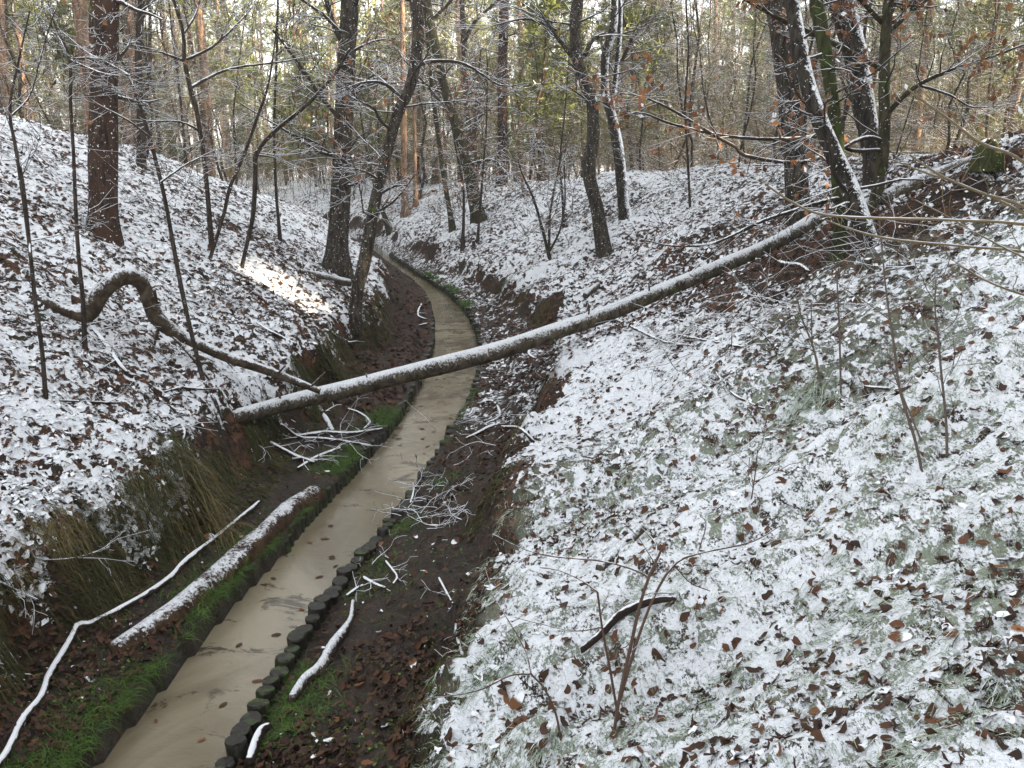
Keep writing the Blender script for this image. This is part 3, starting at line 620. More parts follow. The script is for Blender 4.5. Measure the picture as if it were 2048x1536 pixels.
tl_, tr_ = hit(474, 842), hit(1700, 402)
log('fallen_log', 'long straight log with snow on top bridging the stream from bank to bank', 'log',
    [(462, 838, 29), (560, 812, 31), (650, 789, 32), (800, 752, 33), (957, 713, 33), (1090, 671, 32), (1214, 628, 30), (1350, 572, 29), (1460, 526, 28), (1560, 481, 27), (1640, 434, 26), (1712, 402, 25)], B_LOG,
    tt=lambda f: tl_ + (tr_ - tl_) * f, S=20, snowtop=.012, rough=.05,
    stubs=[(.07, -.15, 1, .09, .012), (.17, .1, 1, .06, .008), (.41, .9, -1.1, .05, .014), (.47, .0, 1, .12, .011), (.57, -.05, 1, .10, .010), (.62, .8, -1, .12, .016), (.56, .3, -1, .12, .012), (.80, .2, 1, .05, .010)])
log('fallen_tree', 'arched fallen trunk humped over the left slope and running down to the log', 'log',
    [(88, 600, 14), (128, 622, 18), (168, 632, 26), (182, 622, 34), (206, 585, 33), (232, 562, 32), (256, 555, 31), (278, 562, 29), (290, 580, 28), (302, 612, 30), (318, 642, 30), (346, 664, 25), (385, 684, 21), (450, 714, 19), (520, 738, 16), (590, 764, 13), (640, 784, 9)], B_LOGA,
    tt=lambda f: 7.2 + .55 * f, S=16, snowtop=.012, rough=.09, stubs=[(.45, .15, 1, .16, .018), (.47, -.3, -1, .28, .014), (.50, .8, -.9, .30, .014), (.86, .5, .5, .12, .010), (.97, .7, .7, .14, .009)])
log('fallen_tree', 'snow capped trunk lying behind the mossy clump, one end at the low stump', 'log',
    [(1962, 325, 26), (1900, 345, 26), (1830, 372, 26), (1770, 398, 24), (1700, 425, 18)], B_LOG, snowtop=.03)
log('rotting_log', 'half sunken rotting log with patchy snow on the grassy left stream edge', 'log',
    [(222, 1302, 44), (262, 1280, 54), (340, 1228, 56), (420, 1165, 56), (500, 1095, 54), (570, 1030, 48), (632, 984, 40)], B_LOGR, S=16, snowtop=.010, rough=.12, sunk=.03)
log('bent_stick', 'long snow covered stick with a sharp kink, lying along the left bank', 'stick',
    [(-30, 1580, 17), (22, 1510, 18), (52, 1450, 17), (80, 1405, 16), (104, 1360, 16), (128, 1318, 15), (148, 1278, 16), (160, 1260, 17), (175, 1258, 14), (230, 1230, 12), (300, 1194, 12), (345, 1160, 13), (372, 1132, 12), (440, 1080, 10), (520, 1014, 8)], B_STICKW, S=10, snowtop=.004, sunk=-.03, rough=.09)
log('log', 'short snowy log lying along the row of posts on the right edge of the stream', 'log',
    [(584, 1410, 22), (612, 1372, 25), (640, 1345, 27), (668, 1302, 25), (690, 1270, 22), (703, 1245, 14), (712, 1212, 9)], B_LOGA, S=12, snowtop=.014, rough=.06, sunk=-.02)
log('stick', 'black stick with a white snowy tip beside the nearest posts', 'stick', [(497, 1545, 24), (512, 1500, 24), (526, 1478, 20), (538, 1466, 12)], B_DSTICK, S=9, sunk=-.04)
log('log', 'short thick snow dusted branch half buried in the snowy grass on the right slope', 'log', [(1196, 1148, 22), (1225, 1120, 30), (1262, 1085, 30), (1288, 1062, 26)], B_LOG, S=12, snowtop=.016, sunk=-.01)
log('stick', 'curved dark stick lying in the snow beside the foot of the reddish stems', 'stick', [(1162, 1318, 10), (1200, 1285, 15), (1240, 1245, 17), (1290, 1222, 13), (1350, 1210, 6)], B_DSTICK, S=9, sunk=-.03)
log('log', 'pale log lying behind the curved leaning tree on the left slope', 'log', [(596, 548, 9), (640, 558, 12), (700, 572, 14)], B_LOG, S=9, snowtop=.02, sunk=-.03)
log('stub', 'snowy broken branch stub on the eroded right bank above the long log', 'stick', [(1170, 600, 12), (1183, 588, 13), (1196, 578, 10)], B_LOG, S=8, snowtop=.02, sunk=-.05)
DEB = [
 ('thin snowy stick pointing at the long log from under it on the left mud', [(640, 818, 12), (655, 845, 14), (662, 866, 10)]),
 ('snowy stick lying level among the sticks under the log', [(590, 876, 8), (650, 868, 9), (700, 870, 8), (762, 862, 6)]),
 ('dark stick crossing below the level one under the log', [(555, 852, 7), (600, 878, 8), (650, 882, 7), (742, 892, 5)]),
 ('stick slanting down toward the stream edge, lower end near the rotting log', [(540, 890, 8), (590, 915, 9), (630, 930, 7)]),
 ('short snow tipped stick crossing the slanting one near the stream', [(598, 942, 6), (635, 920, 8), (678, 900, 7)]),
 ('crooked snowy twig beside the leaf covered mud by the log', [(700, 820, 5), (720, 830, 6), (736, 848, 6), (728, 862, 4)]),
 ('forked snowy branch sprawled on the right mud shelf', [(935, 880, 5), (960, 868, 8), (985, 855, 9), (1010, 855, 8), (1040, 862, 8), (1066, 890, 9)]),
 ('pale curled stick above the forked snowy branch on the right mud', [(952, 812, 5), (985, 805, 6), (1000, 822, 7), (995, 838, 6), (970, 850, 4)]),
 ('small snowy stick poking from the right bank below the long log', [(1056, 700, 8), (1062, 712, 8), (1070, 722, 6)]),
 ('thin dark stick standing up out of the stream edge by the dead twigs', [(822, 1010, 5), (826, 985, 5), (824, 955, 3)]),
 ('snowy twig arching over the bare mud near the posts', [(770, 1128, 5), (785, 1140, 6), (790, 1160, 6), (786, 1172, 5)]),
 ('bundle like snowy stick lying at the top of the post row', [(730, 1160, 8), (752, 1175, 9), (772, 1180, 6)]),
 ('short snowy stick stuck on the post row near the small mossy cushion', [(692, 1198, 7), (710, 1186, 8), (726, 1178, 5)]),
 ('snow coated stick hanging down the right bank edge above the bare mud', [(910, 1250, 8), (915, 1275, 9), (924, 1318, 8)]),
 ('brown stick reaching from the mud up into the snow of the right bank', [(880, 1160, 5), (893, 1185, 6), (905, 1215, 5)]),
 ('long thin pale stick lying across the dark grass of the left bank', [(15, 1150, 5), (80, 1132, 5), (150, 1122, 5), (220, 1102, 4)]),
 ('snowy short stick sloping into the dark grass at the left edge', [(0, 1172, 8), (35, 1192, 8), (75, 1205, 6)]),
 ('curled snowy twig at the far stream edge left of the water', [(842, 612, 4), (834, 624, 5), (838, 636, 5), (852, 642, 4)]),
 ('thin level snowy twig reaching to the left water edge', [(836, 654, 4), (850, 650, 4), (870, 651, 3)]),
 ('thick straight stick leaning down the left slope below the arched trunk', [(172, 650, 12), (200, 680, 12), (235, 725, 12), (255, 752, 9)]),
 ('long thin snowy stick lying level across the left slope near the stem', [(120, 808, 4), (200, 810, 5), (300, 812, 4)]),
 ('snowy forked stick in the middle of the left slope under the sapling', [(330, 790, 5), (365, 780, 6), (410, 782, 4)]),
 ('curled snowy root on the lip of the left bank above the dry grass', [(340, 865, 5), (362, 855, 6), (374, 868, 7), (362, 892, 5)]),
 ('snowy limb lying down the left slope right of the arched trunk', [(500, 640, 6), (540, 668, 8), (590, 692, 7)]),
 ('snow covered stick lying at the foot of the curved leaning tree', [(640, 652, 10), (670, 672, 12), (695, 690, 10), (705, 700, 6)]),
 ('fallen twiggy bough dropping from the long log to the snow on its right', [(1225, 640, 7), (1270, 660, 7), (1330, 688, 6), (1390, 695, 4)]),
 ('thin arching rod running from the log to the grass tuft on the right slope', [(1230, 642, 5), (1350, 672, 5), (1480, 698, 6), (1560, 712, 7), (1622, 738, 7)]),
 ('thin brown rod lying in the snow below the arching rod', [(1436, 752, 5), (1462, 790, 6), (1495, 810, 6), (1525, 822, 4)]),
 ('short snowy rod lying between the two slim stems on the right slope', [(1726, 778, 6), (1790, 785, 7), (1880, 795, 5)]),
 ('bent dark bough on the ground just under the upper end of the long log', [(1524, 510, 12), (1560, 530, 12), (1600, 534, 11), (1615, 548, 8)]),
]
for lab, q in DEB:
    root, A = log('stick', lab, 'stick', q, B_STICK, S=7, snowtop=.004, sunk=-.018, rough=.04)
    r = np.random.default_rng(len(lab) * 31); B = []
    for _ in range(3):
        i = r.integers(2, len(A) - 2); dd = A[i + 1, :3] - A[i, :3]; dd /= np.linalg.norm(dd) + 1e-9; x = r.normal(size=3) * .7; x[2] = abs(x[2]) * .4
        grow(r, A[i, :3], dd + x, r.uniform(.12, .4), max(.002, A[i, 3] * .5), 1, (3,), .0, .2, 5, B)
    s = Soup(); branch_soup(B, s, .0016); child('twigs', s.mesh('twigs', B_STICK), root)['kind'] = 'stuff'
# heaps of dead twigs
for (px, py, n, L, lab) in [(850, 1015, 16, .35, 'dead twigs sprawling over the right stream edge beside bare mud'), (1000, 840, 18, .45, 'tangle of snowy dead twigs on the right mud shelf below the log'), (620, 900, 16, .5, 'scatter of thin brown twigs under the left end of the long log'), (880, 985, 14, .3, 'snowy twigs fallen on the right bank just above the tangled dead ones'), (830, 1060, 14, .3, 'wet black twigs piled at the right water edge'),
     (1500, 630, 14, 1.0, 'mat of fine snowy twigs on the leafy slope under the upper log half'), (1640, 620, 16, .9, 'tangle of thin grey twigs on the ground below the bright green mossy stem'), (1400, 700, 12, .9, 'loose thin twigs on the snow around the fallen twiggy bough'), (1790, 500, 18, .8, 'dark tangle of dead twigs in the hollow right of the curved green stem'),
     (140, 680, 12, .9, 'fine dead twigs lying below the left end of the arched fallen trunk'), (470, 610, 12, .9, 'fine snowy twigs on the left slope right of the arched fallen trunk')]:
    t = hit(px, py); P0 = at(px, py, t); r = np.random.default_rng(px); B = []
    root = empty('twig_heap', P0, lab, 'twigs')
    for _ in range(n):
        q = P0 + np.array([r.normal() * .22, r.normal() * .3, 0]); q[2] = tz(q[0], q[1]) + .03
        if q[0] < XR(q[1]) and q[0] > XL(q[1]): q[2] = .05
        a = r.uniform(0, 6.28); grow(r, q, (math.cos(a), math.sin(a), r.uniform(-.1, .3)), L * r.uniform(.6, 1.5), .005, 1, (4,), -.1, .3, 6, B)
    s = Soup(); branch_soup(B, s, .0017); child('twigs', s.mesh('twigs', B_STICK), root)['kind'] = 'stuff'

# mossy stump up the right slope, grassy mound far up the valley
def lump(name, label, cat, px, py, rx, rz, mat, seed):
    t = hit(px, py); P0 = at(px, py, t); u = np.linspace(0, 2 * np.pi, 22, endpoint=False); v = np.linspace(0, np.pi / 2, 9)
    U, Vv = np.meshgrid(u, v); n = fbm(np.cos(U) * 2 + Vv + seed, np.sin(U) * 2 + seed, 3, seed) - .5
    k = 1 + n * .7; X = np.stack([rx * np.cos(U) * np.sin(Vv) * k, rx * .9 * np.sin(U) * np.sin(Vv) * k, rz * np.cos(Vv) * (1 + n * .5) - .06], -1) + P0
    i = np.arange(22 * 9).reshape(9, 22); Qd = np.stack([i[:-1], i[1:], np.roll(i[1:], -1, 1), np.roll(i[:-1], -1, 1)], -1).reshape(-1, 4)
    o = link(name, None) if False else empty(name, P0, label, cat); child('stump_body' if 'stump' in name else 'mound_body', mk(name, X, Qd, mat), o); return o
lump('tree_stump', 'low round stump overgrown with green moss up the right slope', 'stump', 1975, 330, .16, .26, B_GREEN, 3)
lump('tree_stump', 'snow topped mossy stump just right of the thick red brown pine', 'stump', 258, 272, .38, .42, B_GREEN, 5)
lump('mossy_cushion', 'small cushion of green moss on top of the right row of posts', 'moss', 690, 1225, .07, .06, B_CUSH, 8)

# thin stems and canes on the right slope
def stem(label, path, mat=None, cat='sapling', name='shrub', branches=(), t=None, group=None, minr=.0018, dts=0.0, tw=5):
    t = t or hit(path[0][0], path[0][1]); r = np.random.default_rng(sum(map(ord, label)) % 999)
    q = np.array([np.append(at(px, py, t + dts * i / (len(path) - 1)), w / 2 / FPX * t) for i, (px, py, w) in enumerate(path)]); q[0, 2] -= .03
    A = spline(q, len(q) * 6); root = empty(name, q[0, :3], label, cat, group)
    child('stem', trunk_mesh('stem', A[:, :3], A[:, 3] * .66, mat or M_RED, 7, .03, 4, False), root)
    B = []
    for b in branches:
        q = np.array([np.append(at(px, py, t + .1 * i), w / 2 / FPX * t) for i, (px, py, w) in enumerate(b)]); A2 = spline(q, len(q) * 5)
        child('branch', trunk_mesh('branch', A2[:, :3], A2[:, 3] * .7, mat or M_RED, 6, .03, 5, False), root)
    for _ in range(tw):
        i = r.integers(len(A) // 3, len(A) - 1); a = r.uniform(0, 6.28); grow(r, A[i, :3], (math.cos(a), math.sin(a) * .6, r.uniform(.2, .9)), r.uniform(.06, .22) * t / 3, .0022, 0, (), .2, .2, 5, B)
    if B: s = Soup(); branch_soup(B, s, minr); child('twigs', s.mesh('twigs', mat or M_RED), root)['kind'] = 'stuff'
stem('reddish forked stem in the snow nearest the camera, two arms spread wide', [(1224, 1478, 10), (1240, 1390, 11), (1262, 1290, 11), (1280, 1210, 10), (1298, 1155, 9), (1325, 1095, 7)],
     branches=[[(1240, 1400, 9), (1275, 1280, 9), (1310, 1190, 8), (1348, 1130, 8), (1395, 1108, 6), (1500, 1085, 5), (1560, 1052, 3)], [(1298, 1155, 7), (1262, 1138, 5), (1200, 1122, 5), (1100, 1112, 5), (1040, 1095, 4), (985, 1068, 3)], [(1312, 1110, 6), (1310, 1085, 5), (1280, 1052, 3)], [(1348, 1130, 4), (1380, 1165, 3), (1420, 1182, 3)], [(1395, 1108, 4), (1412, 1050, 3), (1400, 1030, 2)]], tw=3)
stem('short reddish stem beside the forked one, its tip bent to the left', [(1240, 1442, 8), (1222, 1350, 8), (1205, 1260, 7), (1195, 1185, 7)], branches=[[(1195, 1185, 5), (1170, 1165, 4), (1120, 1142, 3), (1080, 1135, 2)], [(1205, 1255, 4), (1150, 1262, 3), (1090, 1250, 3), (1030, 1235, 2)]], tw=3)
stem('thin bowed stem at the bank edge arching over the bare mud', [(1126, 1490, 8), (1112, 1430, 7), (1090, 1380, 6), (1062, 1348, 6)], branches=[[(1062, 1348, 5), (1020, 1352, 4), (960, 1380, 4), (900, 1392, 3), (855, 1396, 2)], [(1062, 1348, 4), (1050, 1300, 3), (1010, 1230, 3), (985, 1190, 2)]], tw=2)
stem('upright grey stem in the right snow, a thinner twin crossing its foot', [(1850, 952, 9), (1830, 880, 9), (1800, 780, 8), (1788, 690, 8), (1780, 640, 7), (1770, 560, 5), (1758, 430, 4)], M_GREYSTEM, branches=[[(1868, 950, 6), (1850, 900, 6), (1815, 815, 5), (1785, 740, 4), (1775, 690, 3)], [(1780, 640, 4), (1740, 610, 3), (1680, 570, 3), (1640, 520, 2)]], tw=8)
stem('straight grey stem with a twiggy top right of the twin one', [(1896, 922, 9), (1892, 840, 8), (1882, 740, 7), (1876, 670, 7), (1870, 615, 5), (1872, 560, 3)], M_GREYSTEM, branches=[[(1876, 670, 4), (1850, 650, 3), (1840, 600, 2)], [(1876, 668, 4), (1910, 640, 3), (1925, 590, 2)]], tw=10)
stem('slim stem growing from the grass tuft at the end of the arching rod', [(1645, 778, 7), (1628, 700, 6), (1605, 640, 5), (1595, 600, 3)], M_GREYSTEM, tw=8)
stem('second slim stem out of the grass tuft, leaning left', [(1642, 776, 6), (1634, 720, 5), (1625, 690, 4), (1622, 600, 3)], M_GREYSTEM, tw=6)
stem('lone straight stem right of the grass tuft on the slope', [(1683, 795, 7), (1680, 700, 6), (1677, 620, 5), (1672, 540, 4), (1662, 505, 3)], M_GREYSTEM, tw=8)
stem('tiny thin stem in the snow at the middle of the right slope', [(1500, 1010, 4), (1510, 950, 4), (1515, 900, 3)], M_RED, tw=6)
CG = 'pale canes arching in'
for lab, p in [('uppermost pale cane arching down to the right edge across the clump', [(2250, 560, 12), (2150, 440, 11), (2048, 325, 10), (1960, 285, 9), (1900, 240, 8), (1850, 205, 7), (1815, 178, 5)]),
               ('pale cane with its tip at the curved dark green stem', [(2260, 620, 10), (2150, 500, 10), (2048, 415, 9), (1960, 385, 8), (1880, 350, 7), (1820, 310, 5)]),
               ('thin pale cane just under the one touching the curved green stem', [(2260, 640, 10), (2150, 520, 9), (2048, 428, 8), (1930, 372, 7), (1850, 345, 6), (1776, 316, 4)]),
               ('long level pale cane passing across the upper end of the long log', [(2280, 560, 12), (2160, 480, 11), (2048, 449, 10), (1900, 440, 9), (1740, 436, 9), (1640, 428, 8), (1580, 402, 7), (1530, 368, 5)]),
               ('lower pale cane ending among the orange leaves before the mossy stem', [(2280, 620, 11), (2160, 535, 10), (2048, 504, 9), (1920, 492, 8), (1780, 478, 8), (1700, 458, 6), (1652, 440, 4)]),
               ('short pale cane sloping down in front of the right snow', [(2240, 700, 9), (2140, 620, 8), (2048, 590, 7), (1980, 565, 6), (1915, 530, 4)]),
               ('faint pale cane slanting under the level one to the right edge', [(2250, 640, 9), (2150, 560, 8), (2048, 515, 6), (1960, 470, 5), (1880, 425, 4), (1830, 400, 3)])]:
    stem(lab, p, M_CANE, 'cane', 'cane', t=3.0 + .12 * (len(lab) % 5), group=CG, tw=4)

# ------------------------------------------------------------------ rows of round posts that hold the stream edges
def post_mesh(seed):
    r = np.random.default_rng(seed); S = 18; a = np.linspace(0, 2 * np.pi, S, endpoint=False); prof = [(.049, -.45), (.050, -.02), (.050, -.008), (.0465, -.001)]
    V = [np.stack([k * np.cos(a) * (1 + np.interp(np.arange(S), np.arange(0, S + 3, 3), r.normal(size=S // 3 + 1) * .05)), k * np.sin(a) * (1 + np.interp(np.arange(S), np.arange(0, S + 3, 3), r.normal(size=S // 3 + 1) * .05)), np.full(S, z) + r.normal(size=S) * .0015], 1) for k, z in prof]; V.append(np.array([[0, 0, .0]]))
    V = np.vstack(V); i = np.arange(4 * S).reshape(4, S); Qd = np.stack([i[:-1], np.roll(i[:-1], -1, 1), np.roll(i[1:], -1, 1), i[1:]], -1).reshape(-1, 4)
    T = np.stack([i[3], np.roll(i[3], -1), np.full(S, 4 * S)], 1); me = mk('post', V, [Qd, T], MAT_POST); me.polygons.foreach_set("use_smooth", np.concatenate([np.arange(len(Qd)) < 2 * S, np.zeros(len(T), bool)])); return me
PM = [post_mesh(k) for k in range(6)]
def post_row(label, fx, off, y0, y1, n, top, step=.108):
    y = y0; root = None; r = np.random.default_rng(int(y0 * 100)); k = 0
    while y < y1 and k < n:
        x = float(fx(y)) + off; slope = float(fx(y + .05) - fx(y - .05)) / .1
        z = top(y) + r.normal() * .018
        if root is None: root = empty('timber_edging', (x, y, 0), label, 'edging')
        o = bpy.data.objects.new('post', PM[r.integers(6)]); COL.objects.link(o); o.parent = root
        o.location = (x - root.location[0] + r.normal() * .006, y - root.location[1], z); o.rotation_euler = (r.normal() * .08, r.normal() * .08, r.uniform(0, 6)); s = r.uniform(.80, 1.08); o.scale = (s, s, 1)
        y += step * s / math.sqrt(1 + slope * slope); k += 1
    return root
post_row('row of short round wooden posts edging the right side of the stream', XR, .03, 3.1, 27, 262, lambda y: .18 - .085 * min(max((y - 4.6) / 2.5, 0), 1))
post_row('row of dark round posts along the left side of the stream, half overgrown', XL, -.035, 5.9, 25, 205, lambda y: .11)

# ------------------------------------------------------------------ fallen leaves, grass and litter on the ground
def scatter(n, y0, y1, power=1.25, margin=.9, xlim=16, r=rng):
    u = r.random(n); a = 1 - power; y = (y0 ** a + u * (y1 ** a - y0 ** a)) ** (1 / a); half = y * .60 + margin
    return np.clip(r.uniform(-1, 1, n) * half, -xlim, xlim), y
def in_stream(x, y, g=.0): return (x > XL(y) - g) & (x < XR(y) + g)
def on_ground(x, y): return np.stack([x, y, terrain(x, y)], 1)
def tilted(n0, r, k): n = n0 + r.normal(size=n0.shape) * k[:, None]; return n / np.linalg.norm(n, axis=1, keepdims=True)

# 300 leaves that show one by one, each its own piece of the ground
LEAFM = []
for k in range(14):
    r = np.random.default_rng(500 + k); n = 11; a = np.linspace(0, 2 * np.pi, n, endpoint=False)
    lob = 1 + .22 * np.sin(a * (5 if k % 2 else 3) + k) * (k % 3 > 0); X = .5 * np.cos(a); Y = .27 * np.sin(a) * lob * r.uniform(.85, 1.2)
    Z = .25 * Y * Y * 4 * r.uniform(.3, 1.4) + .3 * X * X * r.uniform(-1, 1.5) + r.normal(size=n) * .02; V = np.vstack([np.stack([X, Y, Z], 1), [[0, 0, 0]]]) ; F = np.stack([np.arange(n), (np.arange(n) + 1) % n, np.full(n, n)], 1)
    sn = np.full(n + 1, 0.0) if k < 8 else np.clip(.45 + X.tolist().__len__() * 0 + np.append(X, 0) * 1.2, 0, 1)
    LEAFM.append(mk('leaf', V, F, M_LITTER if k % 4 else M_BROWN, True, {'v': np.full(n + 1, r.random()), 'snow': sn}))
r = np.random.default_rng(77); x, y = scatter(5200, 1.6, 9.5, 1.3, .1); ok = ~in_stream(x, y, .05); x, y = x[ok], y[ok]; P = on_ground(x, y); ppx, ppy, _ = project(P)
ok = (ppx > -20) & (ppx < 2068) & (ppy < 1560) & (ppy > 420); P = P[ok][:300]; N = tilted(normal(P[:, 0], P[:, 1]), r, np.full(len(P), .35))
for i in range(len(P)):
    o = bpy.data.objects.new('leaf', LEAFM[r.integers(14)]); COL.objects.link(o); o.parent = ground
    q = Vector(N[i]).to_track_quat('Z', 'Y'); o.rotation_mode = 'QUATERNION'; from_mathutils = None
    from mathutils import Quaternion
    o.rotation_quaternion = q @ Quaternion((0, 0, 1), r.uniform(0, 6.28)); s = r.uniform(.035, .085); o.scale = (s, s, s); o.location = P[i] + N[i] * .016
# leaves drifting on the stream
for i in range(46):
    y_ = 3.6 + 13 * r.random() ** 1.3; k = r.random(); x_ = XL(y_) + (XR(y_) - XL(y_)) * (.1 + .8 * k)
    o = bpy.data.objects.new('leaf', LEAFM[r.integers(8)]); COL.objects.link(o); o.parent = water; o.location = (x_, y_, .004); o.rotation_euler = (0, 0, r.uniform(0, 6)); s = r.uniform(.03, .075); o.scale = (s, s, s * .25)

# leaf litter: brown leaves, many of them carrying snow
def litter(n, y0, y1, size, name, power=1.25, ya=0, yb=99):
    x, y = scatter(n, y0, y1, power); kk = (y >= ya) & (y < yb); x, y = x[kk], y[kk]; ok = ~in_stream(x, y, .06); x, y = x[ok], y[ok]; c = coverage(x, y)
    P = on_ground(x, y); k = np.where(rng.random(len(x)) < .2, .8, .33); nr = tilted(normal(x, y), rng, k)
    bare = (c < .12) & (y < 9); open_ = (x > RT(y) + .1) & (c > .3) * (y < 7.5); keepp = np.where(bare, .10 + .6 * sstep(.42, .60, fbm(x * 2.2, y * 2.2, 3, 55)), np.where(open_, .06 + .50 * sstep(3.4, 7.5, y) + (.05 + .15 * sstep(3, 5, y)) * (fbm(x * 1.3, y * 1.3, 2, 15) > .57), 1.0)); kk = rng.random(len(x)) < keepp; x, y, c, P, nr, bare = x[kk], y[kk], c[kk], P[kk], nr[kk], bare[kk]
    patch = fbm(x * 5, y * 5, 3, 91); snow = ((patch + rng.normal(size=len(x)) * .13) < (.24 + .32 * c)) & (c > .28) & ((y > 4.4) | (x < -1.5) | (rng.random(len(x)) < .25))
    sz = size * rng.uniform(.35, 1.3, len(x)); P = P + nr * (.012 + .012 * rng.random((len(x), 1)))
    V, F = leaf_rings(P, nr, sz, rng) if yb < 5 else leaf_cards(P, nr, sz, rng, 0, 1.6); q = len(V) // len(P)
    v = np.repeat(np.clip(rng.beta(1.3, 2.2, len(x)), 0, 1) * np.where(bare, .6, 1.0), q); s = np.clip(np.repeat(snow * rng.uniform(.5, .9, len(x)) + rng.uniform(-.1, .18, len(x)), q) + rng.normal(size=len(V)) * .16, 0, 1)
    tag(link(name, mk(name, V, F, M_LITTER, True, {'v': v, 'snow': s})), kind='stuff')
litter(115000, 1.25, 9, .042, 'fallen_leaves_near', 1.15, 0, 4.6)
litter(115000, 1.25, 9, .046, 'fallen_leaves', 1.15, 4.6, 9)
litter(62000, 9, 32, .074, 'fallen_leaves_beyond', 1.6)

def blades(P, D, L, w, mat, name, v, snow, bend=.5, seg=2):
    """grass: each blade a bent ribbon of seg quads along D, drooping"""
    n = len(P); side = np.cross(D, [0, 0, 1.]); side += rng.normal(size=side.shape) * .3; side /= np.linalg.norm(side, axis=1, keepdims=True) + 1e-9
    t = np.linspace(0, 1, seg + 1); V = []
    for k in t:
        c = P + D * (L * k)[:, None]; c[:, 2] -= bend * L * k * k * 1.0
        ww = (w * (1 - k * .92))[:, None]; V += [c - side * ww, c + side * ww]
    V = np.stack(V, 1).reshape(-1, 3); i = np.arange(n)[:, None] * 2 * (seg + 1)
    F = np.concatenate([i + np.array([[2 * k, 2 * k + 1, 2 * k + 3, 2 * k + 2]]) for k in range(seg)])
    m_ = 2 * (seg + 1); tag(link(name, mk(name, V, F, mat, True, {'v': np.repeat(v, m_), 'snow': np.repeat(snow, m_) * np.tile(np.repeat(np.linspace(.6, 1.15, seg + 1), 2), n)})), kind='stuff')
def heading(n, r=rng): a = r.uniform(0, 2 * np.pi, n); return np.stack([np.cos(a), np.sin(a), np.zeros(n)], 1)

# frosted grass on the near right slope, in tufts
x, y = scatter(280000, 1.25, 8.5, 1.4); k = (x > RT(y) + .12) & (fbm(x * 1.7, y * 1.7, 3, 71) + .12 * rng.normal(size=len(x)) > .42 + .10 * sstep(4.5, 8, y) + .04 * sstep(2, 4, x)); x, y = x[k], y[k]
P = on_ground(x, y); n = len(x); tuft = np.stack([vnoise(x * 4, y * 4, 3) - .5, vnoise(x * 4, y * 4, 4) - .5, np.zeros(n)], 1) * 2.2
D = heading(n) * .5 + tuft + np.array([-.25, -.1, 0]) + np.array([0, 0, 1.]) * rng.uniform(.25, .9, n)[:, None]; D /= np.linalg.norm(D, axis=1, keepdims=True)
blades(P, D, rng.uniform(.025, .10, n), rng.uniform(.0014, .0028, n), M_FROST, 'frosted_grass', rng.beta(1.4, 1.5, n), rng.random(n) * .62, .75, 2)
# fresh green grass along both edges of the stream near the camera
parts = []
for fx, off, y0, y1, N0, wdt in ((XL, -.02, 3.0, 9.5, 22000, .20), (XR, .10, 3.1, 7.0, 7000, .25), (XR, .03, 8.0, 11, 2500, .10), (XR, .04, 16, 22, 6000, .12)):
    y = rng.uniform(y0, y1, N0) ** 1.0; x = fx(y) + (off + (-1 if fx is XL else 1) * np.abs(rng.normal(size=N0)) * wdt * .6); k = fbm(x * 3, y * 3, 3, 77) + .06 * rng.normal(size=N0) > (.51 if fx is XL else .53); parts.append((x[k], y[k]))
x = np.concatenate([a for a, _ in parts]); y = np.concatenate([b for _, b in parts]); n = len(x); P = on_ground(x, y); P[:, 2] = np.maximum(P[:, 2], .02)
D = heading(n) * .7 + np.array([0, 0, 1.]) * rng.uniform(.3, 1.1, n)[:, None] + np.where(x < -1.2, .35, -.2)[:, None] * np.array([1, -.2, 0]); D /= np.linalg.norm(D, axis=1, keepdims=True)
blades(P, D, rng.uniform(.04, .17, n) * (1 + .5 * (y > 15)), rng.uniform(.0012, .0024, n) * (1 + 2 * (y > 12)), M_FRESH, 'stream_grass', rng.random(n), np.zeros(n), .6)
# dry grass hanging down the faces of both banks
parts = []
for side, y0, y1, N0 in ((-1, 2.6, 9.5, 46000), (-1, 9.5, 15, 9000), (1, 2.6, 7.5, 6000), (1, 8, 17, 9000)):
    y = rng.uniform(y0, y1, N0); wob = (fbm(y * 1.1 + 3, 0 * y, 3, 5) - .5) * .55
    x = (LT(y) - wob * .8 - rng.uniform(-.12, .30, N0)) if side < 0 else (RT(y) + wob + rng.uniform(.0, .30, N0)); k = fbm(x * 2.2, y * 2.2, 3, 81) + .05 * rng.normal(size=N0) > (.42 if side < 0 else .52); parts.append((x[k], y[k], np.full(k.sum(), -side)))
x, y, sd_ = (np.concatenate([p[i] for p in parts]) for i in range(3)); n = len(x); P = on_ground(x, y); tuft = (vnoise(x * 5, y * 5, 6) - .5)[:, None] * np.array([0, 1.6, 0])
D = heading(n) * .62 + sd_[:, None] * np.array([.9, 0, 0]) + tuft + np.array([0, 0, 1.]) * rng.uniform(.2, .8, n)[:, None]; D /= np.linalg.norm(D, axis=1, keepdims=True)
blades(P, D, rng.uniform(.05, .17, n), rng.uniform(.0013, .0030, n) * (1 + .05 * y), M_DRY, 'dry_bank_grass', np.clip(rng.beta(.7, 3.6, n) * (.5 + vnoise(x * 4, y * 4, 19)) + .4 * (vnoise(x * 2.5, y * 2.5, 9) > .78), 0, 1), (rng.random(n) < .02) * .5, 1.6)
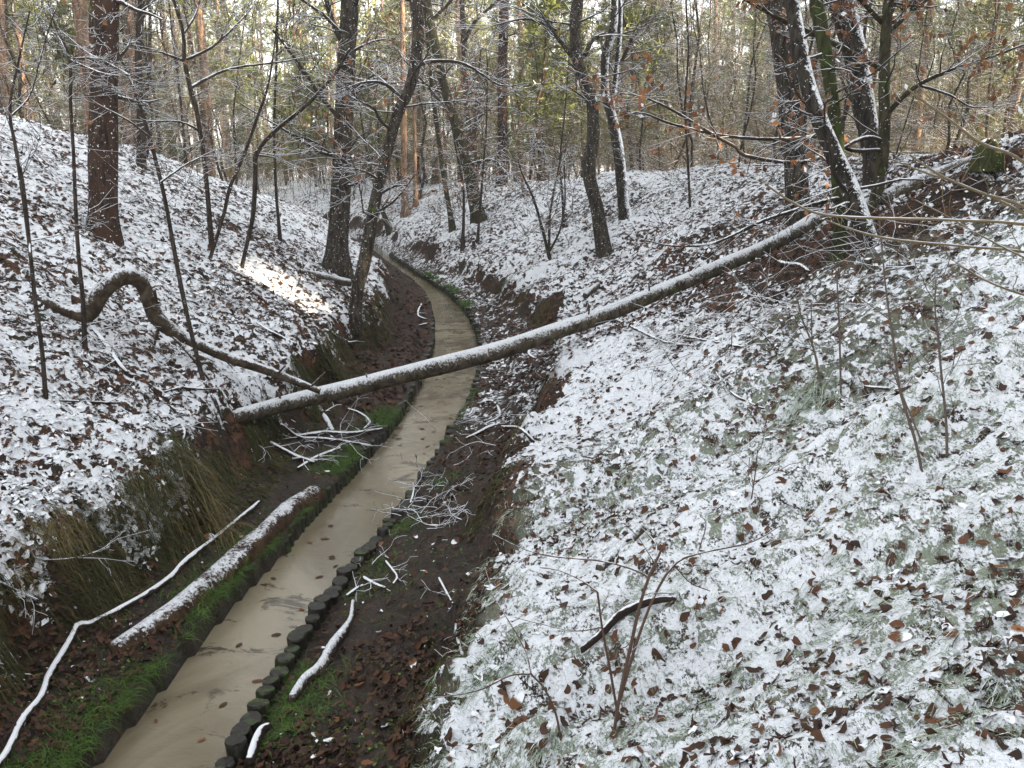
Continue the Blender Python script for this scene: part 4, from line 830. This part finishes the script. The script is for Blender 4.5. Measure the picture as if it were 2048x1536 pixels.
# small green herbs on the mud
x, y = scatter(26000, 2.6, 9, 1.3); k = ((x > XR(y) + .12) & (x < RT(y) + .1) | (x < XL(y) - .15) & (x > LT(y) - .4)) & (fbm(x * 3, y * 3, 3, 83) > .52); x, y = x[k], y[k]
P = on_ground(x, y) + np.array([0, 0, .012]) * (1 + rng.random((len(x), 1))); V, F = leaf_cards(P, tilted(np.tile([0, 0, 1.], (len(x), 1)), rng, np.full(len(x), .4)), rng.uniform(.007, .02, len(x)), rng, 0, 1.1)
tag(link('small_herbs', mk('small_herbs', V, F, M_FRESH, False, {'v': np.repeat(rng.random(len(x)), 5), 'snow': np.repeat((rng.random(len(x)) < .06) * .9, 5)})), kind='stuff')
# pale tussock hanging over the left bank
r = np.random.default_rng(4)
def tussock(label, px, py, n, L, mat, v0, v1, dirn, snow=.0):
    t = hit(px, py); P0 = at(px, py, t); P = P0 + r.normal(size=(n, 3)) * np.array([.09, .09, 0]); P[:, 2] = terrain(P[:, 0], P[:, 1]); D = heading(n, r) * .5 + np.array(dirn) + np.array([0, 0, 1.]) * r.uniform(.2, .8, n)[:, None]; D /= np.linalg.norm(D, axis=1, keepdims=True)
    side = np.cross(D, [0, 0, 1.]); side /= np.linalg.norm(side, axis=1, keepdims=True); V = []; Ls = r.uniform(.5, 1, n) * L; w = r.uniform(.0014, .0026, n) * t / 5
    for k in np.linspace(0, 1, 6):
        c = P + D * (Ls * k)[:, None]; c[:, 2] -= 1.1 * Ls * k * k; ww = (w * (1 - .9 * k))[:, None]; V += [c - side * ww, c + side * ww]
    V = np.stack(V, 1).reshape(-1, 3); i = np.arange(n)[:, None] * 12; F = np.concatenate([i + np.array([[2 * k, 2 * k + 1, 2 * k + 3, 2 * k + 2]]) for k in range(5)])
    root = empty('grass_tussock', P0, label, 'grass tuft'); o = child('blades', mk('blades', V, F, mat, True, {'v': np.repeat(r.uniform(v0, v1, n), 12), 'snow': np.repeat(r.random(n) * snow, 12)}), root); o['kind'] = 'stuff'
tussock('straw coloured grass tuft spilling over the left bank toward the rotting log', 400, 985, 130, .42, M_DRY, .6, 1, (.7, -.2, 0))
tussock('dark olive grass tuft hanging off the left bank lip beside the straw coloured one', 350, 935, 240, .34, M_DRY, .05, .4, (.8, 0, 0))
tussock('frosted grass tuft at the end of the arching rod on the right slope', 1630, 790, 260, .30, M_FROST, .1, .9, (-.5, -.2, 0), .5)
tussock('pale upright grass blades right of the reddish stems', 1385, 1420, 70, .20, M_FROST, .0, .6, (.0, 0, .9), .3)
tussock('green grass tuft under the snowy bank edge by the bare mud', 985, 1330, 200, .24, M_FRESH, .0, .6, (-.6, 0, 0), .25)
tussock('bright green grass tuft among the nearest posts', 600, 1455, 120, .20, M_FRESH, .3, 1, (-.2, 0, .4))


# ------------------------------------------------------------------ the forest behind
def needles(cent, size, per, r, w=.16):
    """tufts of needle sprays: one slim triangle per spray"""
    n = len(cent); c = np.repeat(cent, per, 0); d = r.normal(size=(n * per, 3)); d[:, 2] = d[:, 2] * .8 + .25; d /= np.linalg.norm(d, axis=1, keepdims=True)
    b = np.cross(d, r.normal(size=d.shape)); b /= np.linalg.norm(b, axis=1, keepdims=True); L = (np.repeat(size, per) * r.uniform(.5, 1.15, n * per))[:, None]
    s0 = c + d * L * r.uniform(.0, .35, (n * per, 1)); V = np.stack([s0 + b * L * w * .5, s0 - b * L * w * .5, c + d * L], 1).reshape(-1, 3)
    return V, np.arange(n * per * 3).reshape(-1, 3)
def pine_arrays(seed, low, tall, per=16, nb=26, cl=9, tuft=.34):
    """trunk centre line and radii, bough soup, tuft centres"""
    r = np.random.default_rng(seed); h = r.uniform(*tall); n = 9; z = np.linspace(-.3, h, n); P = np.stack([np.cumsum(r.normal(size=n) * .08), np.cumsum(r.normal(size=n) * .08), z], 1); P[:, :2] -= P[1, :2]
    R = np.interp(z, [-.3, .4, h], [1.25, 1.0, .2]) * r.uniform(.10, .16) * (h / 15) ** .5; B = []; cen = []
    for k in range(nb):
        f = r.uniform(low / h, .98) ; zz = f * h; q = np.array([np.interp(zz, z, P[:, 0]), np.interp(zz, z, P[:, 1]), zz]); a = r.uniform(0, 6.28); L = (1.1 - .75 * f) * r.uniform(1.2, 2.6) * (h / 14) ** .5
        d = np.array([math.cos(a), math.sin(a), r.uniform(-.05, .45)]); br = grow(r, q, d, L, .022, 1, (4,), .15, .2, 5, None, .5); B += br
        tips = np.concatenate([b[1][2:] for b in br]); cen.append(tips[r.integers(0, len(tips), cl)] + r.normal(size=(cl, 3)) * .12)
    for k in range(int(5)):                                         # dead stubs on the bare bole
        zz = r.uniform(1, low + .5); a = r.uniform(0, 6.28); q = np.array([np.interp(zz, z, P[:, 0]), np.interp(zz, z, P[:, 1]), zz]); B += grow(r, q, (math.cos(a), math.sin(a), .1), r.uniform(.4, 1.2), .010, 1, (3,), 0, .2, 5)
    cen = np.concatenate(cen); V, F = needles(cen, np.full(len(cen), tuft), per, r); return P, R, B, V, F, r
def needle_attrs(V, r): n = len(V) // 3; return {'v': np.repeat(r.random(n), 3), 'snow': np.repeat((r.random(n) < .015) * .7, 3)}
PINES = []
for k in range(6):
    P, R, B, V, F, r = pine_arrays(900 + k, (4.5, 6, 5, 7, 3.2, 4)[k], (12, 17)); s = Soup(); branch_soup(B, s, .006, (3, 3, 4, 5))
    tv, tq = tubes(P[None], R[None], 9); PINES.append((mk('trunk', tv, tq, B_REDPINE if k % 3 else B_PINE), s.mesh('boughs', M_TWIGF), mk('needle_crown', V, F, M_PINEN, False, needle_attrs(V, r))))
YOUNG = []
for k in range(4):
    P, R, B, V, F, r = pine_arrays(950 + k, .9, (4.5, 7.5), 14, 30, 8, .30); s = Soup(); branch_soup(B, s, .006, (3, 3, 4, 5))
    tv, tq = tubes(P[None], R[None] * .6, 7); YOUNG.append((mk('trunk', tv, tq, B_PINE), s.mesh('boughs', M_TWIGF), mk('needle_crown', V, F, M_PINEN, False, needle_attrs(V, r))))
SAPS = []
for k in range(9):
    r = np.random.default_rng(300 + k); h = r.uniform(5, 9); n = 8; z = np.linspace(-.2, h, n); P = np.stack([np.cumsum(r.normal(size=n) * .16), np.cumsum(r.normal(size=n) * .16), z], 1); P[:, :2] -= P[1, :2]; R = np.linspace(1, .2, n) * r.uniform(.03, .06)
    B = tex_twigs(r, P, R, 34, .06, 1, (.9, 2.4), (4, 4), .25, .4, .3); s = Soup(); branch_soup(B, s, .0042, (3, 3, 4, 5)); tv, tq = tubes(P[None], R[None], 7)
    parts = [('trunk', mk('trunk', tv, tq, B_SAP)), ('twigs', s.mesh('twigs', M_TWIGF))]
    if k >= 5:
        tips = np.array([p for lev, Pp, Rr in B if lev == 0 for p in Pp[1:]]); m_ = (160, 260, 420, 600)[k - 5]; pos = tips[r.integers(0, len(tips), m_)] + r.normal(size=(m_, 3)) * .03; nr = r.normal(size=(m_, 3)); nr[:, 2] *= .5; nr /= np.linalg.norm(nr, axis=1, keepdims=True)
        V, F = leaf_cards(pos, nr, .08 * r.uniform(.7, 1.3, m_), r, .9); parts.append(('withered_leaves', mk('withered_leaves', V, F, M_RUST, False, {'v': np.repeat(r.random(m_), 5), 'snow': np.repeat((r.random(m_) < .04) * .9, 5)})))
    SAPS.append(parts)
LM = [(8, 'reddish stem on the left rise'), (207, 'thick red brown pine'), (283, 'straight dark young tree'), (505, 'sharp elbow sapling'), (680, 'big speckled trunk'), (811, 'pale upright trunk'), (948, 'mossy leaning trunk'), (1003, 'straight brown pine'),
      (1200, 'S curved oak'), (1299, 'orange topped pine'), (1592, 'massive dark trunk'), (1768, 'curved green stem')]
ORD = 'first second third fourth fifth sixth seventh eighth ninth tenth eleventh twelfth thirteenth fourteenth fifteenth sixteenth seventeenth eighteenth nineteenth twentieth'.split()
ORD += ['twenty ' + k for k in ORD[:9]] + ['thirtieth'] + ['thirty ' + k for k in ORD[:9]]
def allowed(x, y, kind):
    if y < 12: return False
    d = (x - RT(y)) if x > .5 * (XL(y) + XR(y)) else (LT(y) - x)
    return d > (4.6 if kind != 'sapling' else 3.2) * (1 - .75 * sstep(24, 40, y)) and d > .4
def place(n, kind, desc, cat, group, protos, seed, tr, pxr=(-120, 2170), scl=(.85, 1.2), power=1.0, tilt=.03, mind=.8):
    r = np.random.default_rng(seed); got = []; tries = 0
    while len(got) < n and tries < n * 60:
        tries += 1; px = r.uniform(*pxr); t = tr[0] + (tr[1] - tr[0]) * r.random() ** power; x = (px - 1024) / FPX * t; y = t
        if not allowed(x, y, kind) or any((x - a) ** 2 + (y - b) ** 2 < mind * mind for a, b, _ in got): continue
        got.append((x, y, px))
    got.sort(key=lambda g: g[2]); bucket = {}
    for x, y, px in got:
        i = max([k for k, (q, _) in enumerate(LM) if q <= px], default=-1); bucket.setdefault(i, []).append((x, y, px))
    for i, l in bucket.items():
        for j, (x, y, px) in enumerate(l):
            if i >= 0: lab = f'{desc}, {ORD[min(j, 38)]} right of the {LM[i][1]}'
            else: lab = f'{desc}, {ORD[min(j, 38)]} from the left edge'
            k = r.integers(len(protos)); root = empty(kind if kind != 'sapling' else 'bare_sapling', (x, y, tz(x, y)), lab, cat, group)
            root.rotation_euler = (r.normal() * tilt, r.normal() * tilt, r.uniform(0, 6.28)); s = r.uniform(*scl); root.scale = (s, s, s * r.uniform(.9, 1.1))
            pr = protos[k]; pr = pr if isinstance(pr, list) else list(zip(('trunk', 'boughs', 'needle_crown'), pr))
            for nm, me in pr:
                o = bpy.data.objects.new(nm, me); COL.objects.link(o); o.parent = root
                if nm != 'trunk': o['kind'] = 'stuff'
place(24, 'pine_tree', 'sunlit far pine', 'pine tree', 'pines beyond the left slope', PINES, 11, (19, 46), (0, 660), power=.8)
place(36, 'pine_tree', 'far pine', 'pine tree', 'pines behind the valley and right slope', PINES, 12, (27, 58), (690, 2048), power=.7)
place(80, 'young_pine', 'young far pine with low boughs', 'pine tree', 'young pines far behind', YOUNG, 13, (28, 60), (0, 2048), power=.7)
place(115, 'sapling', 'bare thicket sapling', 'sapling', 'bare saplings in the thicket', SAPS[:5], 14, (16, 44), (0, 2048), power=.9, scl=(.5, 1.1), mind=.5, tilt=.08)
place(56, 'beech_sapling', 'rusty leaved thicket sapling', 'sapling', 'rusty leaved saplings in the thicket', SAPS[5:], 15, (17, 46), (250, 2048), power=.8, scl=(.5, 1.1), mind=.5, tilt=.08)

# the wood that closes the view and an unseen stand added to shade the near valley
PG = at(600, 592, hit(600, 592))
def mass(name, spots, seed, low, tall, per, nb, cl, tuft, brush=0):
    r = np.random.default_rng(seed); tr, bo, ne = Soup(), Soup(), []
    protos = [pine_arrays(seed + k, low[0] + (low[1] - low[0]) * k / 4, tall, per, nb, cl, tuft) for k in range(5)]
    for x, y in spots:
        P, R, B, V, F, _ = protos[r.integers(5)]; a = r.uniform(0, 6.28); s = r.uniform(.85, 1.2); M2 = np.array([[math.cos(a), -math.sin(a), 0], [math.sin(a), math.cos(a), 0], [0, 0, 1]]) * s; o = np.array([x, y, tz(x, y)])
        tv, tq = tubes((P @ M2.T + o)[None], R[None] * s, 7); tr.add(tv, tq); ne.append(V @ M2.T + o)
    V = np.concatenate(ne).reshape(-1, 3, 3); w = V.mean(1) - PG; ln = np.array(to_sun); V = V[np.linalg.norm(w - (w @ ln)[:, None] * ln, axis=1) > .8].reshape(-1, 3)   # needles cut away along one sun ray to shape a sun patch below
    tag(link(name + '_needles', mk(name + '_needles', V, np.arange(len(V)).reshape(-1, 3), M_PINEN, False, needle_attrs(V, r))), kind='stuff'); tag(link(name, tr.mesh(name, B_REDPINE)), kind='stuff')
r = np.random.default_rng(21); sp = []
while len(sp) < 270:
    y = r.uniform(58, 105); x = r.uniform(-.75, .75) * y
    if y > 70 or not (XL(y) - 2 < x < XR(y) + 2): sp.append((x, y))
mass('far_forest', sp, 40, (1.5, 5), (11, 17), 7, 21, 7, .62)
sp = []  # out-of-view trees added right and behind the camera to block the sun
while len(sp) < 250:
    x, y = r.uniform(8, 44), r.uniform(-26, 11); q = np.array([x, y]) - PG[:2]
    if x > y * .62 + 3: sp.append((x, y))
while len(sp) < 335:
    y = r.uniform(8, 62); x = r.choice((-1, 1)) * (y * .62 + r.uniform(2.5, 16))
    if x < 0 or y > 14: sp.append((x, y))
mass('unseen_shade_forest', sp, 60, (1.5, 4), (11, 16), 6, 23, 7, .85)
# grey brown brush that fills the wood floor far behind
r = np.random.default_rng(22); B = []
N0 = 0
while N0 < 1500:
    t = 22 + 46 * r.random() ** .8; px = r.uniform(-100, 2150) if N0 % 4 else r.uniform(480, 900); x = (px - 1024) / FPX * t
    if not allowed(x, t, 'x'): continue
    N0 += 1; z = tz(x, t); a = r.uniform(0, 6.28); grow(r, (x, t, z - .1), (math.cos(a) * .35, math.sin(a) * .35, 1), r.uniform(1.2, 3.6), .012, 2, (3, 4), .3, .2, 4, B, .5)
s = Soup(); branch_soup(B, s, .0058, (3, 3, 3, 3)); tag(link('far_brush', s.mesh('far_brush', M_BRUSH)), kind='stuff')
print('TRIS', sum(sum(len(p.vertices) - 2 for p in me.polygons) if len(me.polygons) < 5000 else int((len(me.loops) - 2 * len(me.polygons))) for me in bpy.data.meshes))
hz = bpy.data.meshes.new('haze'); import bmesh
bm = bmesh.new(); bmesh.ops.create_cube(bm, size=1.0); bm.to_mesh(hz); bm.free()
ho = link('haze', hz); ho.scale = (760, 760, 30); ho.location = (0, 150, 30 / 2 - 1.6); tag(ho, kind='stuff')
hm = bpy.data.materials.new('haze_air'); hm.use_nodes = True; t_ = hm.node_tree; t_.nodes.clear(); o_ = t_.nodes.new('ShaderNodeOutputMaterial'); v_ = t_.nodes.new('ShaderNodeVolumePrincipled')
v_.inputs['Color'].default_value = (.9, .92, .95, 1); v_.inputs['Density'].default_value = .0013; t_.links.new(v_.outputs[0], o_.inputs['Volume']); hz.materials.append(hm)
#@@END
